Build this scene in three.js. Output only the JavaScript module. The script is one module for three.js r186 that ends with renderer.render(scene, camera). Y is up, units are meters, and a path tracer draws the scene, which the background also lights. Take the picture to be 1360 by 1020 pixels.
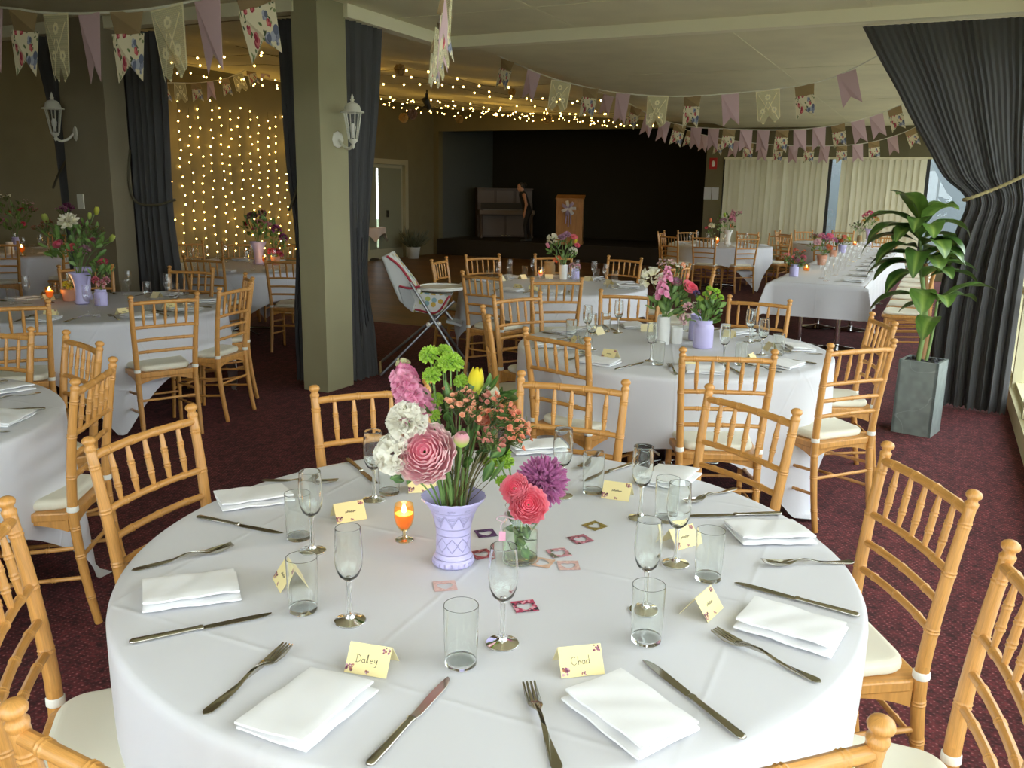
import * as THREE from 'three';
import { mergeGeometries } from 'three/addons/utils/BufferGeometryUtils.js';
import { RoundedBoxGeometry } from 'three/addons/geometries/RoundedBoxGeometry.js';
import { MarchingCubes } from 'three/addons/objects/MarchingCubes.js';

// ---------------------------------------------------------------- camera, sky, exposure
const scene = new THREE.Scene();
const FOCAL = 1150, PITCH = Math.atan(257 / 1150), ROLL = THREE.MathUtils.degToRad(1.0), EYE = 1.65;
const camera = new THREE.PerspectiveCamera(2 * Math.atan(510 / FOCAL) * 180 / Math.PI, 1360 / 1020, 0.05, 200);
camera.position.set(0, EYE, 0);
camera.rotation.order = 'YXZ';
camera.rotation.set(-PITCH, 0, ROLL);
scene.add(camera);
const renderer = new THREE.WebGLRenderer({ antialias: true });
renderer.toneMapping = THREE.LinearToneMapping;
renderer.toneMappingExposure = 1.0;
renderer.shadowMap.enabled = true;
scene.background = new THREE.Color().setRGB(0.95, 0.99, 1.08);   // even overcast sky
scene.backgroundIntensity = 5.0;

// ---------------------------------------------------------------- helpers
const TH = THREE.MathUtils.degToRad(26), C = Math.cos(TH), S = Math.sin(TH);
const V3 = (x, y, z) => new THREE.Vector3(x, y, z);
const W = (u, h, v) => V3(u * C + v * S, h, u * S - v * C);            // room axes: u across, v along the hall
const toUV = (p) => [p.x * C + p.z * S, p.x * S - p.z * C];
function ray(px, py) {
  let x = (px - 680) / FOCAL, y = -(py - 510) / FOCAL;
  const c = Math.cos(ROLL), s = Math.sin(ROLL);
  [x, y] = [x * c - y * s, x * s + y * c];
  const cp = Math.cos(PITCH), sp = Math.sin(PITCH);
  return V3(x, y * cp - sp, -(cp + y * sp));
}
const P = (px, py, h = 0) => { const d = ray(px, py); return d.multiplyScalar((h - EYE) / d.y).add(V3(0, EYE, 0)); };   // where a pixel meets the level h
const PV = (px, py, v) => { const d = ray(px, py); return d.multiplyScalar(v / (d.x * S - d.z * C)).add(V3(0, EYE, 0)); };
const PU = (px, py, u) => { const d = ray(px, py); return d.multiplyScalar(u / (d.x * C + d.z * S)).add(V3(0, EYE, 0)); };
const PZ = (px, py, z) => { const d = ray(px, py); return d.multiplyScalar(z / d.z).add(V3(0, EYE, 0)); };
let seed = 12345;
function rnd() { seed = (seed + 0x6D2B79F5) | 0; let t = Math.imul(seed ^ (seed >>> 15), 1 | seed); t = (t + Math.imul(t ^ (t >>> 7), 61 | t)) ^ t; return ((t ^ (t >>> 14)) >>> 0) / 4294967296; }
const rr = (a, b) => a + (b - a) * rnd();
const pick = (a) => a[Math.floor(rnd() * a.length)];
const clamp = (x, a, b) => Math.min(b, Math.max(a, x));
const lerp = (a, b, t) => a + (b - a) * t;
const smooth = (a, b, x) => { const t = clamp((x - a) / (b - a), 0, 1); return t * t * (3 - 2 * t); };
const used = {};
function numbered(name) { const n = used[name] = (used[name] ?? -1) + 1; return n ? name + '_' + String(n).padStart(3, '0') : name; }
function tag(o, label, category, group, kind) {
  if (label) o.userData.label = label;
  if (category) o.userData.category = category;
  if (group) o.userData.group = group;
  if (kind) o.userData.kind = kind;
  return o;
}
function mesh(name, geo, mat, parent) {
  const m = new THREE.Mesh(geo, mat);
  m.name = parent ? name : numbered(name);
  m.castShadow = m.receiveShadow = true;
  (parent ?? scene).add(m);
  return m;
}
function thing(name, label, category, pos, yaw = 0, group) {
  const o = new THREE.Group(); o.name = numbered(name); scene.add(o);
  if (pos) o.position.copy(pos);
  o.rotation.y = yaw;
  return tag(o, label, category, group);
}
function copyOf(root, pos, yaw, label, group) {
  const r = root.clone(); r.name = numbered(root.name.replace(/_\d{3}$/, '')); r.userData = { ...root.userData };
  scene.add(r); r.position.copy(pos); r.rotation.set(0, yaw, 0);
  if (label) r.userData.label = label;
  if (group) r.userData.group = group;
  return r;
}
// a stock prototype that is moved the first time and copied afterwards
function stock(make) {
  let proto = null;
  return (pos, yaw, label, group) => {
    if (!proto) { proto = make(); proto.position.copy(pos); proto.rotation.y = yaw; tag(proto, label, null, group); return proto; }
    return copyOf(proto, pos, yaw, label, group);
  };
}
const clean = (g) => { for (const k of Object.keys(g.attributes)) if (!['position', 'normal', 'uv', 'color'].includes(k)) g.deleteAttribute(k); return g; };
function merge(list) {
  const hasCol = list.some((g) => g.attributes.color);
  const l = list.map((g) => {
    let q = clean(g.index ? g.toNonIndexed() : g);
    if (!q.attributes.uv) q.setAttribute('uv', new THREE.Float32BufferAttribute(new Float32Array(q.attributes.position.count * 2), 2));
    if (hasCol && !q.attributes.color) q.setAttribute('color', new THREE.Float32BufferAttribute(new Float32Array(q.attributes.position.count * 3).fill(1), 3));
    return q;
  });
  return l.length === 1 ? l[0] : mergeGeometries(l);
}
function metreUV(g, w, h, d) {
  const uv = g.attributes.uv, n = uv.count / 6;
  const dims = [[d, h], [d, h], [w, d], [w, d], [w, h], [w, h]];
  for (let i = 0; i < uv.count; i++) { const [a, b] = dims[Math.floor(i / n)]; uv.setXY(i, uv.getX(i) * a, uv.getY(i) * b); }
  return g;
}
const boxG = (w, h, d) => metreUV(new THREE.BoxGeometry(w, h, d), w, h, d);
const rbox = (w, h, d, r = 0.006, s = 2) => new RoundedBoxGeometry(w, h, d, s, r);
const at = (g, x, y, z, rx = 0, ry = 0, rz = 0) => g.applyMatrix4(new THREE.Matrix4().compose(V3(x, y, z), new THREE.Quaternion().setFromEuler(new THREE.Euler(rx, ry, rz)), V3(1, 1, 1)));
function lathe(pts, seg = 24) { return new THREE.LatheGeometry(pts.map(([r, y]) => new THREE.Vector2(Math.max(r, 0.00001), y)), seg); }
// a round bar with a radius that may vary along it
function bar(points, radius, seg = 8, steps = 0) {
  const pts = points.map((p) => (p.isVector3 ? p : V3(...p)));
  const curve = pts.length > 2 ? new THREE.CatmullRomCurve3(pts, false, 'centripetal') : new THREE.LineCurve3(pts[0], pts[1]);
  let n = steps || (pts.length > 2 ? pts.length * 5 : 1);
  const pos = [], idx = [], uv = [], len = curve.getLength();
  let ts = Array.from({ length: n + 1 }, (_, i) => i / n);
  if (radius.marks) { // sample closely where turned rings stand proud
    ts = Array.from({ length: Math.round(len / 0.07) + 4 }, (_, i, a) => i / (Math.round(len / 0.07) + 3));
    for (const m of radius.marks) { ts = ts.filter((t) => Math.abs(t - m) * len > 0.0115); for (const o of [-10, -7, -5.5, -4, -2, 0, 2, 4, 5.5, 7, 10]) ts.push(clamp(m + o / 1000 / len, 0, 1)); }
    ts.sort((a, b) => a - b); n = ts.length - 1;
  }
  let nrm = null;
  for (let i = 0; i <= n; i++) {
    const t = ts[i], p = curve.getPointAt(t), tan = curve.getTangentAt(t);
    if (!nrm) nrm = Math.abs(tan.y) > 0.9 ? V3(1, 0, 0) : V3(0, 1, 0);
    nrm = nrm.clone().addScaledVector(tan, -nrm.dot(tan)).normalize();
    const bin = tan.clone().cross(nrm), r = typeof radius === 'function' ? radius(t, len) : radius;
    for (let j = 0; j <= seg; j++) {
      const a = j / seg * Math.PI * 2, q = p.clone().addScaledVector(nrm, Math.cos(a) * r).addScaledVector(bin, Math.sin(a) * r);
      pos.push(q.x, q.y, q.z); uv.push(j / seg, t * len * 4);
    }
  }
  for (let i = 0; i < n; i++) for (let j = 0; j < seg; j++) { const a = i * (seg + 1) + j, b = a + seg + 1; idx.push(a, a + 1, b, b, a + 1, b + 1); }
  for (const end of [0, n]) {      // caps
    const o = pos.length / 3, p = curve.getPointAt(end / n); pos.push(p.x, p.y, p.z); uv.push(0, 0);
    for (let j = 0; j < seg; j++) { const a = end * (seg + 1) + j; end ? idx.push(o, a, a + 1) : idx.push(o, a + 1, a); }
  }
  const g = new THREE.BufferGeometry();
  g.setAttribute('position', new THREE.Float32BufferAttribute(pos, 3)); g.setAttribute('uv', new THREE.Float32BufferAttribute(uv, 2)); g.setIndex(idx);
  g.computeVertexNormals();
  return g;
}
// collects patches with vertex colours (petals, leaves)
class Patches {
  constructor() { this.p = []; this.c = []; this.i = []; this.u = []; }
  patch(nu, nv, f, col, m) {
    const o = this.p.length / 3, v = V3();
    for (let j = 0; j <= nv; j++) for (let i = 0; i <= nu; i++) {
      const s = i / nu * 2 - 1, t = j / nv; v.set(...f(s, t)); if (m) v.applyMatrix4(m);
      this.p.push(v.x, v.y, v.z); this.u.push(i / nu, t); const k = col(s, t); this.c.push(k[0], k[1], k[2]);
    }
    for (let j = 0; j < nv; j++) for (let i = 0; i < nu; i++) { const a = o + j * (nu + 1) + i, b = a + nu + 1; this.i.push(a, a + 1, b, b, a + 1, b + 1); }
  }
  build() {
    const g = new THREE.BufferGeometry();
    g.setAttribute('position', new THREE.Float32BufferAttribute(this.p, 3)); g.setAttribute('color', new THREE.Float32BufferAttribute(this.c, 3));
    g.setAttribute('uv', new THREE.Float32BufferAttribute(this.u, 2)); g.setIndex(this.i); g.computeVertexNormals(); return g;
  }
}
const lin = (hex) => { const c = new THREE.Color(hex); return [c.r, c.g, c.b]; };
const mixc = (a, b, t) => a.map((x, i) => lerp(x, b[i], clamp(t, 0, 1)));
// turns +y to the direction d, spun about it by a
function aim(pos, d, spin = 0, sc = 1) {
  const q = new THREE.Quaternion().setFromUnitVectors(V3(0, 1, 0), d.clone().normalize()).multiply(new THREE.Quaternion().setFromAxisAngle(V3(0, 1, 0), spin));
  return new THREE.Matrix4().compose(pos, q, V3(sc, sc, sc));
}

// ---------------------------------------------------------------- textures
function canvasTex(w, h, draw, srgb = true, repeat) {
  const cv = document.createElement('canvas'); cv.width = w; cv.height = h; draw(cv.getContext('2d'), w, h);
  const t = new THREE.CanvasTexture(cv); if (srgb) t.colorSpace = THREE.SRGBColorSpace;
  t.magFilter = THREE.LinearFilter; t.wrapS = t.wrapT = THREE.RepeatWrapping;
  if (repeat) t.repeat.set(...repeat);
  return t;
}
function dataTex(n, f, srgb = false, repeat) {
  const d = new Uint8Array(n * n * 4);
  for (let y = 0; y < n; y++) for (let x = 0; x < n; x++) { const c = f(x / n, y / n, x, y), k = (y * n + x) * 4; for (let i = 0; i < 3; i++) d[k + i] = clamp(Math.round((c.length ? c[i] : c) * 255), 0, 255); d[k + 3] = 255; }
  const t = new THREE.DataTexture(d, n, n); t.wrapS = t.wrapT = THREE.RepeatWrapping; t.magFilter = THREE.LinearFilter; t.minFilter = THREE.LinearFilter;
  if (srgb) t.colorSpace = THREE.SRGBColorSpace; if (repeat) t.repeat.set(...repeat); t.needsUpdate = true; return t;
}
// tiling value noise
function makeNoise(cells) {
  const g = Array.from({ length: cells * cells }, () => rnd());
  return (x, y) => {
    x = ((x % 1) + 1) % 1 * cells; y = ((y % 1) + 1) % 1 * cells;
    const x0 = Math.floor(x) % cells, y0 = Math.floor(y) % cells, fx = x - Math.floor(x), fy = y - Math.floor(y), q = (i, j) => g[((y0 + j) % cells) * cells + (x0 + i) % cells];
    const sx = fx * fx * (3 - 2 * fx), sy = fy * fy * (3 - 2 * fy);
    return lerp(lerp(q(0, 0), q(1, 0), sx), lerp(q(0, 1), q(1, 1), sx), sy);
  };
}
const N4 = makeNoise(4), N16 = makeNoise(16), N64 = makeNoise(64);

// ---------------------------------------------------------------- materials
const std = (color, roughness = 0.7, extra = {}) => { const m = new THREE.MeshStandardMaterial({ roughness, ...extra }); m.color.setRGB(...color); return m; };
const phys = (color, roughness = 0.5, extra = {}) => { const m = new THREE.MeshPhysicalMaterial({ roughness, ...extra }); m.color.setRGB(...color); return m; };
const grainTex = dataTex(256, (x, y) => { const a = 0.86 + 0.10 * N64(x, y * 0.12) + 0.07 * (N16(x, y * 0.5) - 0.5); return [a, a * 0.985, a * 0.95]; }, true, [3, 1]);
const plasterBump = dataTex(256, (x, y) => 0.5 + 0.25 * (N64(x, y) - 0.5) + 0.2 * (N16(x, y) - 0.5));
const mottled = dataTex(256, (x, y) => { const a = 0.93 + 0.05 * N4(x, y) + 0.03 * N16(x, y); return [a, a, a]; }, true, [0.4, 0.4]);
const carpetTex = dataTex(512, (x, y, ix, iy) => {
  const k = 16, row = Math.floor(iy / k), cx = ((ix + (row % 2) * k / 2) % k) - k / 2, cy = iy % k - k / 2;
  const dot = Math.hypot(cx, cy * 1.4) < 3.1 ? 1 : 0, n = 0.75 + 0.5 * (N64(x, y) - 0.5) + 0.25 * (N16(x, y) - 0.5);
  const base = [0.45 * n, 0.185 * n, 0.20 * n]; return dot ? [0.64 * n, 0.40 * n, 0.41 * n] : base;
}, true, [1.6, 1.6]);
const weave = dataTex(128, (x, y, ix, iy) => 0.5 + 0.22 * ((ix >> 1) % 2 === (iy >> 1) % 2 ? 1 : -1) + 0.2 * (N64(x, y) - 0.5), false, [14, 14]);
const woodFloorTex = dataTex(512, (x, y) => { const b = Math.floor(y * 8), e = Math.abs(y * 8 - b - 0.5) > 0.47 ? 0.55 : 1; const a = (0.8 + 0.25 * (N16(x * 0.5 + b * 0.37, y * 3) - 0.5) + 0.15 * (N64(x * 0.25, y) - 0.5) + 0.12 * Math.sin(b * 7.3)) * e; return [0.50 * a, 0.35 * a, 0.20 * a]; }, true, [1, 1]);
const M = {
  wood: phys([0.74, 0.37, 0.10], 0.4, { map: grainTex, clearcoat: 0.35, clearcoatRoughness: 0.25 }),
  cushion: std([0.80, 0.77, 0.63], 0.8),
  strap: std([0.82, 0.80, 0.72], 0.8),
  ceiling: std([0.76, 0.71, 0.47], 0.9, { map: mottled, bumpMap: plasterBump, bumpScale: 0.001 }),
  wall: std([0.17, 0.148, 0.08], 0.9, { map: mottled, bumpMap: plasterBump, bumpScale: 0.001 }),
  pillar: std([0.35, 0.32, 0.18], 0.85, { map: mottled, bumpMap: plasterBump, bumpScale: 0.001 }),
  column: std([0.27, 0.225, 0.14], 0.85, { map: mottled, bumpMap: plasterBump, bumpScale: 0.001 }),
  darkRope: std([0.10, 0.085, 0.05], 0.85),
  beam: std([0.80, 0.75, 0.53], 0.7),
  frame: std([0.78, 0.72, 0.45], 0.55),
  carpet: std([1, 1, 1], 0.97, { map: carpetTex }),
  floorWood: std([0.75, 0.75, 0.75], 0.42, { map: woodFloorTex }),
  stageBlack: std([0.022, 0.021, 0.017], 0.95),
  stageBlue: std([0.10, 0.115, 0.11], 0.95),
  stageFloor: std([0.014, 0.010, 0.009], 0.7),
  curtain: phys([0.080, 0.078, 0.077], 0.9, { side: THREE.DoubleSide, bumpMap: weave, bumpScale: 0.0008, sheen: 0.4, sheenRoughness: 0.6 }),
  rope: std([0.34, 0.28, 0.13], 0.8),
  cloth: null,
  linen: std([0.88, 0.88, 0.89], 0.8, { side: THREE.DoubleSide }),
  steel: std([0.50, 0.48, 0.43], 0.16, { metalness: 1 }),
  chrome: std([0.7, 0.7, 0.7], 0.12, { metalness: 1 }),
  glass: phys([1, 1, 1], 0.0, { transmission: 1, thickness: 0, ior: 1.5, side: THREE.DoubleSide }),
  glassSolid: phys([0.97, 0.99, 0.97], 0.0, { transmission: 1, thickness: 0.02, ior: 1.47 }),
  pane: phys([0.97, 1, 0.98], 0.0, { transmission: 1, thickness: 0, ior: 1.5, side: THREE.DoubleSide }),
  lavender: phys([0.56, 0.51, 0.82], 0.45, { clearcoat: 0.3, clearcoatRoughness: 0.3 }),
  whiteCeramic: phys([0.80, 0.80, 0.76], 0.35, { clearcoat: 0.4 }),
  terracotta: std([0.62, 0.30, 0.19], 0.85),
  hessian: std([0.40, 0.28, 0.13], 0.95, { bumpMap: weave, bumpScale: 0.002 }),
  raffia: std([0.36, 0.24, 0.11], 0.9),
  petal: phys([1, 1, 1], 0.95, { vertexColors: true, side: THREE.DoubleSide, transmission: 0.35, thickness: 0, ior: 1.2 }),
  leaf: std([1, 1, 1], 0.5, { vertexColors: true, side: THREE.DoubleSide }),
  stem: std([0.16, 0.27, 0.07], 0.6),
  darkStem: std([0.13, 0.12, 0.05], 0.7),
  lampWhite: std([0.72, 0.70, 0.58], 0.5),
  card: std([0.88, 0.78, 0.47], 0.8, { side: THREE.DoubleSide }),
  black: std([0.02, 0.02, 0.02], 0.6),
  wire: std([0.12, 0.10, 0.05], 0.7),
  string: std([0.72, 0.69, 0.55], 0.9),
  pinkFlag: std([0.62, 0.43, 0.44], 0.9, { side: THREE.DoubleSide }),
  concrete: std([0.23, 0.25, 0.24], 0.7),
  pebbles: std([0.03, 0.03, 0.032], 0.5),
};
// ---------------------------------------------------------------- the hall
function roomBox(name, u0, u1, h0, h1, v0, v1, mat, parent) {
  const g = boxG(Math.abs(u1 - u0), Math.abs(h1 - h0), Math.abs(v1 - v0));
  if (parent) { const m = mesh(name, g.translate((u0 + u1) / 2, (h0 + h1) / 2, -(v0 + v1) / 2), mat, parent); return m; }
  const m = mesh(name, g, mat);
  m.position.copy(W((u0 + u1) / 2, (h0 + h1) / 2, (v0 + v1) / 2)); m.rotation.y = -TH;
  return tag(m, null, null, null, 'structure');
}
const roomGroup = (name, label) => { const g = new THREE.Group(); g.name = name; g.rotation.y = -TH; scene.add(g); return tag(g, label, null, null, 'structure'); };   // its children are laid out in (u, h, -v)
const UL = -11.9, UR = 0.66, VB = -1.15, VE = 19.6, HC = 3.05;
tag(roomBox('floor', UL - 0.2, UR + 0.05, -0.1, 0, VB - 0.2, 9.0, M.carpet), 'maroon dotted carpet of the hall');
roomBox('floor', -4.9, UR + 0.05, -0.1, 0, 9.0, VE + 0.2, M.carpet);
tag(roomBox('floor', UL - 0.2, -4.9, -0.1, 0, 9.0, VE, M.floorWood), 'dark timber dance floor before the stage');
roomBox('ceiling', UL - 0.2, UR + 0.2, HC, HC + 0.12, VB - 0.2, 5.6, M.ceiling);
roomBox('ceiling', -4.45, UR + 0.2, HC, HC + 0.12, 5.6, VE + 0.2, M.ceiling);
{ // the dance hall's ceiling rises away from the low one
  const w = 7.75, rise = 0.53, g = boxG(Math.hypot(w, rise), 0.1, 14.2), m = mesh('ceiling', g, M.ceiling);
  m.position.copy(W(-4.4 - w / 2, HC + 0.07 + rise / 2 + 0.05, 12.7)); m.rotation.order = 'YXZ'; m.rotation.set(0, -TH, -Math.atan2(rise, w)); tag(m, 'sloping ceiling over the dance floor hung with fairy lights', null, null, 'structure');
}
for (const [u0, u1, v0, v1] of [[-4.4, UR, 6.55, 6.58], [-1.9, -1.87, 7.6, VE], [-3.1, -3.07, VB, 7.4], [-0.7, -0.67, VB, 7.4], [-4.4, UR, 3.2, 3.23], [-4.4, UR, 10.6, 10.63], [-4.4, UR, 14.2, 14.23]]) roomBox('trim_1', u0, u1, HC - 0.004, HC, v0, v1, M.ceiling);
// beams
tag(roomBox('beam', UL, -4.62, 2.95, HC, 5.55, 5.68, M.beam), 'cream beam between the column and the square pillar');
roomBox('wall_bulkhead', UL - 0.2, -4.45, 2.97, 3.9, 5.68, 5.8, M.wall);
tag(roomBox('beam', -4.47, -4.36, 2.95, HC, 5.9, 7.6, M.beam), 'short cream beam running back from the square pillar');
tag(roomBox('beam', -4.47, UR, 2.95, HC, 7.48, 7.6, M.beam), 'long cream beam carrying the tied-back curtain');
// pillar and column
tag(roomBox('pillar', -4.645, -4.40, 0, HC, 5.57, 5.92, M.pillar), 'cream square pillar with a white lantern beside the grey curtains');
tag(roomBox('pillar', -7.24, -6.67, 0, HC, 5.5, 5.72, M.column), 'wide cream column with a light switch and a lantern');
roomBox('wall_return', -7.2, -6.95, 0, HC, 5.9, 6.3, M.wall);
// walls
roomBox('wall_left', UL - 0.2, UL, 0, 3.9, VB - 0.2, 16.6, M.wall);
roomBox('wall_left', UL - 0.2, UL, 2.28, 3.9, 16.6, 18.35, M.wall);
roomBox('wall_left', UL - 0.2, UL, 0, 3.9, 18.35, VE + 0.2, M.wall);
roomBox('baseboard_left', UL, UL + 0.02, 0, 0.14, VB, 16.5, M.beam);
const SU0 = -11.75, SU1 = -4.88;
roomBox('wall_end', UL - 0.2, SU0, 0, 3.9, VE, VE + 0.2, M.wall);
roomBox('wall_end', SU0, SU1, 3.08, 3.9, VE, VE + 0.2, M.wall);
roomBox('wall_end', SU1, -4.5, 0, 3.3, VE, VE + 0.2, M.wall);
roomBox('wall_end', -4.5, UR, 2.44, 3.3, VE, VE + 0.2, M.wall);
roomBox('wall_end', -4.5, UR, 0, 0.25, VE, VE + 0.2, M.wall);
// stage recess
roomBox('wall_stage_side', SU0 - 0.2, SU0, 0, 3.4, VE + 0.2, 23.2, M.stageBlue);
roomBox('wall_stage_back', SU0 - 0.2, -4.6, 0, 3.4, 22.6, 22.8, M.stageBlack);
roomBox('wall_stage_side', SU1, SU1 + 0.2, 0, 3.4, VE + 0.2, 22.8, M.stageBlack);
roomBox('ceiling', SU0 - 0.2, -4.6, 3.3, 3.42, VE + 0.2, 22.8, M.stageBlack);
tag(roomBox('floor', SU0, SU1, 0, 0.4, VE - 0.1, 22.6, M.stageFloor), 'raised black stage at the end of the hall');
// window wall beside the tables: posts, rails, panes
function windowRun(name, along, fixed, a, b, bays, lab, top = 2.72, out = 1) {
  const g = roomGroup(name, lab), step = (b - a) / bays;
  const put = (part, s0, s1, h0, h1, dep, mat, off = 0) => along === 'v'
    ? roomBox(part, fixed + off - dep / 2, fixed + off + dep / 2, h0, h1, s0, s1, mat, g)
    : roomBox(part, s0, s1, h0, h1, fixed + off - dep / 2, fixed + off + dep / 2, mat, g);
  put('sill', a, b, 0, 0.14, 0.16, M.frame); put('head', a, b, top, HC + 0.1, 0.16, M.frame);
  for (let i = 0; i <= bays; i++) put('post', a + i * step - 0.045, a + i * step + 0.045, 0.14, top, 0.12, M.frame);
  for (let i = 0; i < bays; i++) {
    put('rail', a + i * step + 0.045, a + (i + 1) * step - 0.045, 0.86, 0.92, 0.07, M.frame);
    put('rail', a + i * step + 0.045, a + (i + 1) * step - 0.045, 0.14, 0.19, 0.07, M.frame);
    put('pane', a + i * step + 0.045, a + (i + 1) * step - 0.045, 0.92, top, 0.006, M.pane);
    put('pane', a + i * step + 0.045, a + (i + 1) * step - 0.045, 0.19, 0.86, 0.006, M.pane);
  }
  return g;
}
windowRun('window_1', 'v', UR + 0.04, VB, VE, 18, 'cream framed window wall beside the tables');
windowRun('window_2', 'u', VB - 0.04, -3.6, UR, 4, 'cream framed windows at the garden end of the hall');
roomBox('wall_back', UL - 0.2, -3.6, 0, HC, VB - 0.15, VB, M.wall);
// unseen eave, added to keep steep sky light off the tabletops
roomBox('added_eave', UR + 0.12, UR + 0.75, 2.86, 2.98, VB - 1.5, VE + 0.3, M.beam);
// end window with vertical blinds
{
  const g = roomGroup('window_3', 'end window with cream vertical blinds');
  roomBox('frame', -4.5, UR, 2.40, 2.44, VE + 0.02, VE + 0.1, M.frame, g);
  for (const u of [-4.47, -2.28, -0.42, UR - 0.03]) roomBox('post', u - 0.035, u + 0.035, 0.25, 2.4, VE + 0.03, VE + 0.1, M.black, g);
  for (const [a, b] of [[-4.43, -2.32], [-2.24, -0.46], [-0.38, UR - 0.07]]) roomBox('pane', a, b, 0.25, 2.4, VE + 0.06, VE + 0.066, M.pane, g);
  const bl = new THREE.Group(); bl.name = numbered('vertical_blind'); bl.rotation.y = -TH; scene.add(bl); tag(bl, 'cream vertical slat blind beside the red sign', 'blind');
  const b2 = new THREE.Group(); b2.name = numbered('vertical_blind'); b2.rotation.y = -TH; scene.add(b2); tag(b2, 'cream vertical slat blind beside the bare end pane', 'blind');
  const slatG = boxG(0.122, 2.1, 0.004), mats = [[0.66, 0.62, 0.44], [0.62, 0.58, 0.41], [0.70, 0.66, 0.48]].map((c) => std(c, 0.85));
  const run = (par, a, b) => {
    roomBox('rail', a, b, 2.39, 2.43, VE - 0.1, VE - 0.05, M.beam, par);
    const n = Math.round((b - a) / 0.115);
    for (let i = 0; i < n; i++) { const m = mesh('slat', slatG, pick(mats), par); m.position.set(a + (i + 0.5) * (b - a) / n, 1.34, -(VE - 0.075)); m.rotation.y = rr(0.16, 0.34); }
  };
  run(bl, -4.44, -2.3); run(b2, -2.05, -0.45);
}
// outside: lawn, hedge and a blue-grey wall beyond the end window
const lawnTex = dataTex(256, (x, y) => { const a = 0.75 + 0.4 * (N64(x, y) - 0.5) + 0.3 * (N4(x, y) - 0.5); return [0.36 * a, 0.42 * a, 0.24 * a]; }, true, [0.5, 0.5]);
roomBox('added_paving', -6.5, 4.5, -0.14, -0.11, -5.5, VB - 0.15, std([0.50, 0.48, 0.44], 0.9, { map: mottled }));  // unseen pale paving, added to bounce neutral light onto cloths and ceiling
roomBox('added_paving', UR + 0.1, 4.5, -0.14, -0.11, VB - 0.15, 24, std([0.50, 0.48, 0.44], 0.9, { map: mottled }));  // same added light-bouncing strip along the side windows
tag(roomBox('lawn', -30, 30, -0.35, -0.12, -30, 45, std([1, 1, 1], 0.95, { map: lawnTex })), 'green lawn outside the windows');
roomBox('exterior_wall', -6, 6, -0.1, 3.6, 24.2, 24.4, std([0.14, 0.165, 0.18], 0.8));
function hedge(name, label, a, b, h, thick) {
  const pb = new Patches(), len = a.distanceTo(b), n = Math.floor(len * 160);
  for (let i = 0; i < n; i++) {
    const p = a.clone().lerp(b, rnd()).add(V3(rr(-thick, thick), rr(0.05, 1) * h, rr(-thick, thick))), c = mixc(lin('#3c5a24'), lin('#7d9a44'), rnd());
    pb.patch(1, 2, (s, t) => [s * 0.05 * Math.sin(Math.PI * (0.15 + 0.8 * t)), t * 0.2, 0.03 * t * t], () => c, aim(p, V3(rr(-1, 1), rr(-0.2, 1), rr(-1, 1)), rr(0, 6)));
  }
  const m = mesh(name, pb.build(), M.leaf); tag(m, label, 'hedge', null, 'stuff');
}
hedge('hedge', 'leafy green hedge along the lawn outside', W(8.5, -0.12, -4), W(8.5, -0.12, 20), 1.7, 0.5);
hedge('hedge', 'leafy green hedge across the garden end', W(-12, -0.12, -9.5), W(6, -0.12, -9.5), 1.6, 0.5);
// door in the side wall
{
  const g = roomGroup('door_1', 'cream double door with net curtains in the side wall'), cream = std([0.36, 0.34, 0.22], 0.7), net = std([0.20, 0.21, 0.14], 0.95, { side: THREE.DoubleSide });
  roomBox('jamb', UL - 0.15, UL + 0.04, 0, 2.28, 16.6, 16.7, cream, g); roomBox('jamb', UL - 0.15, UL + 0.04, 0, 2.28, 18.22, 18.35, cream, g); roomBox('lintel', UL - 0.15, UL + 0.04, 2.2, 2.32, 16.6, 18.35, cream, g);
  for (const [a, b] of [[16.7, 17.42], [17.42, 18.22]]) {
    roomBox('stile', UL - 0.1, UL - 0.05, 0, 2.2, a, a + 0.09, cream, g); roomBox('stile', UL - 0.1, UL - 0.05, 0, 2.2, b - 0.09, b, cream, g);
    roomBox('bottom_rail', UL - 0.1, UL - 0.05, 0, 0.28, a + 0.09, b - 0.09, cream, g); roomBox('top_rail', UL - 0.1, UL - 0.05, 2.1, 2.2, a + 0.09, b - 0.09, cream, g);
    roomBox('pane', UL - 0.085, UL - 0.08, 0.28, 2.1, a + 0.09, b - 0.09, M.pane, g);
  }
  roomBox('handle', UL - 0.05, UL + 0.02, 0.98, 1.14, 17.5, 17.53, M.black, g);
  roomBox('net_curtain', UL - 0.045, UL - 0.035, 0.24, 2.12, 16.75, 17.1, net, g); roomBox('net_curtain', UL - 0.045, UL - 0.035, 0.24, 2.12, 17.19, 18.15, net, g);
}

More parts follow.
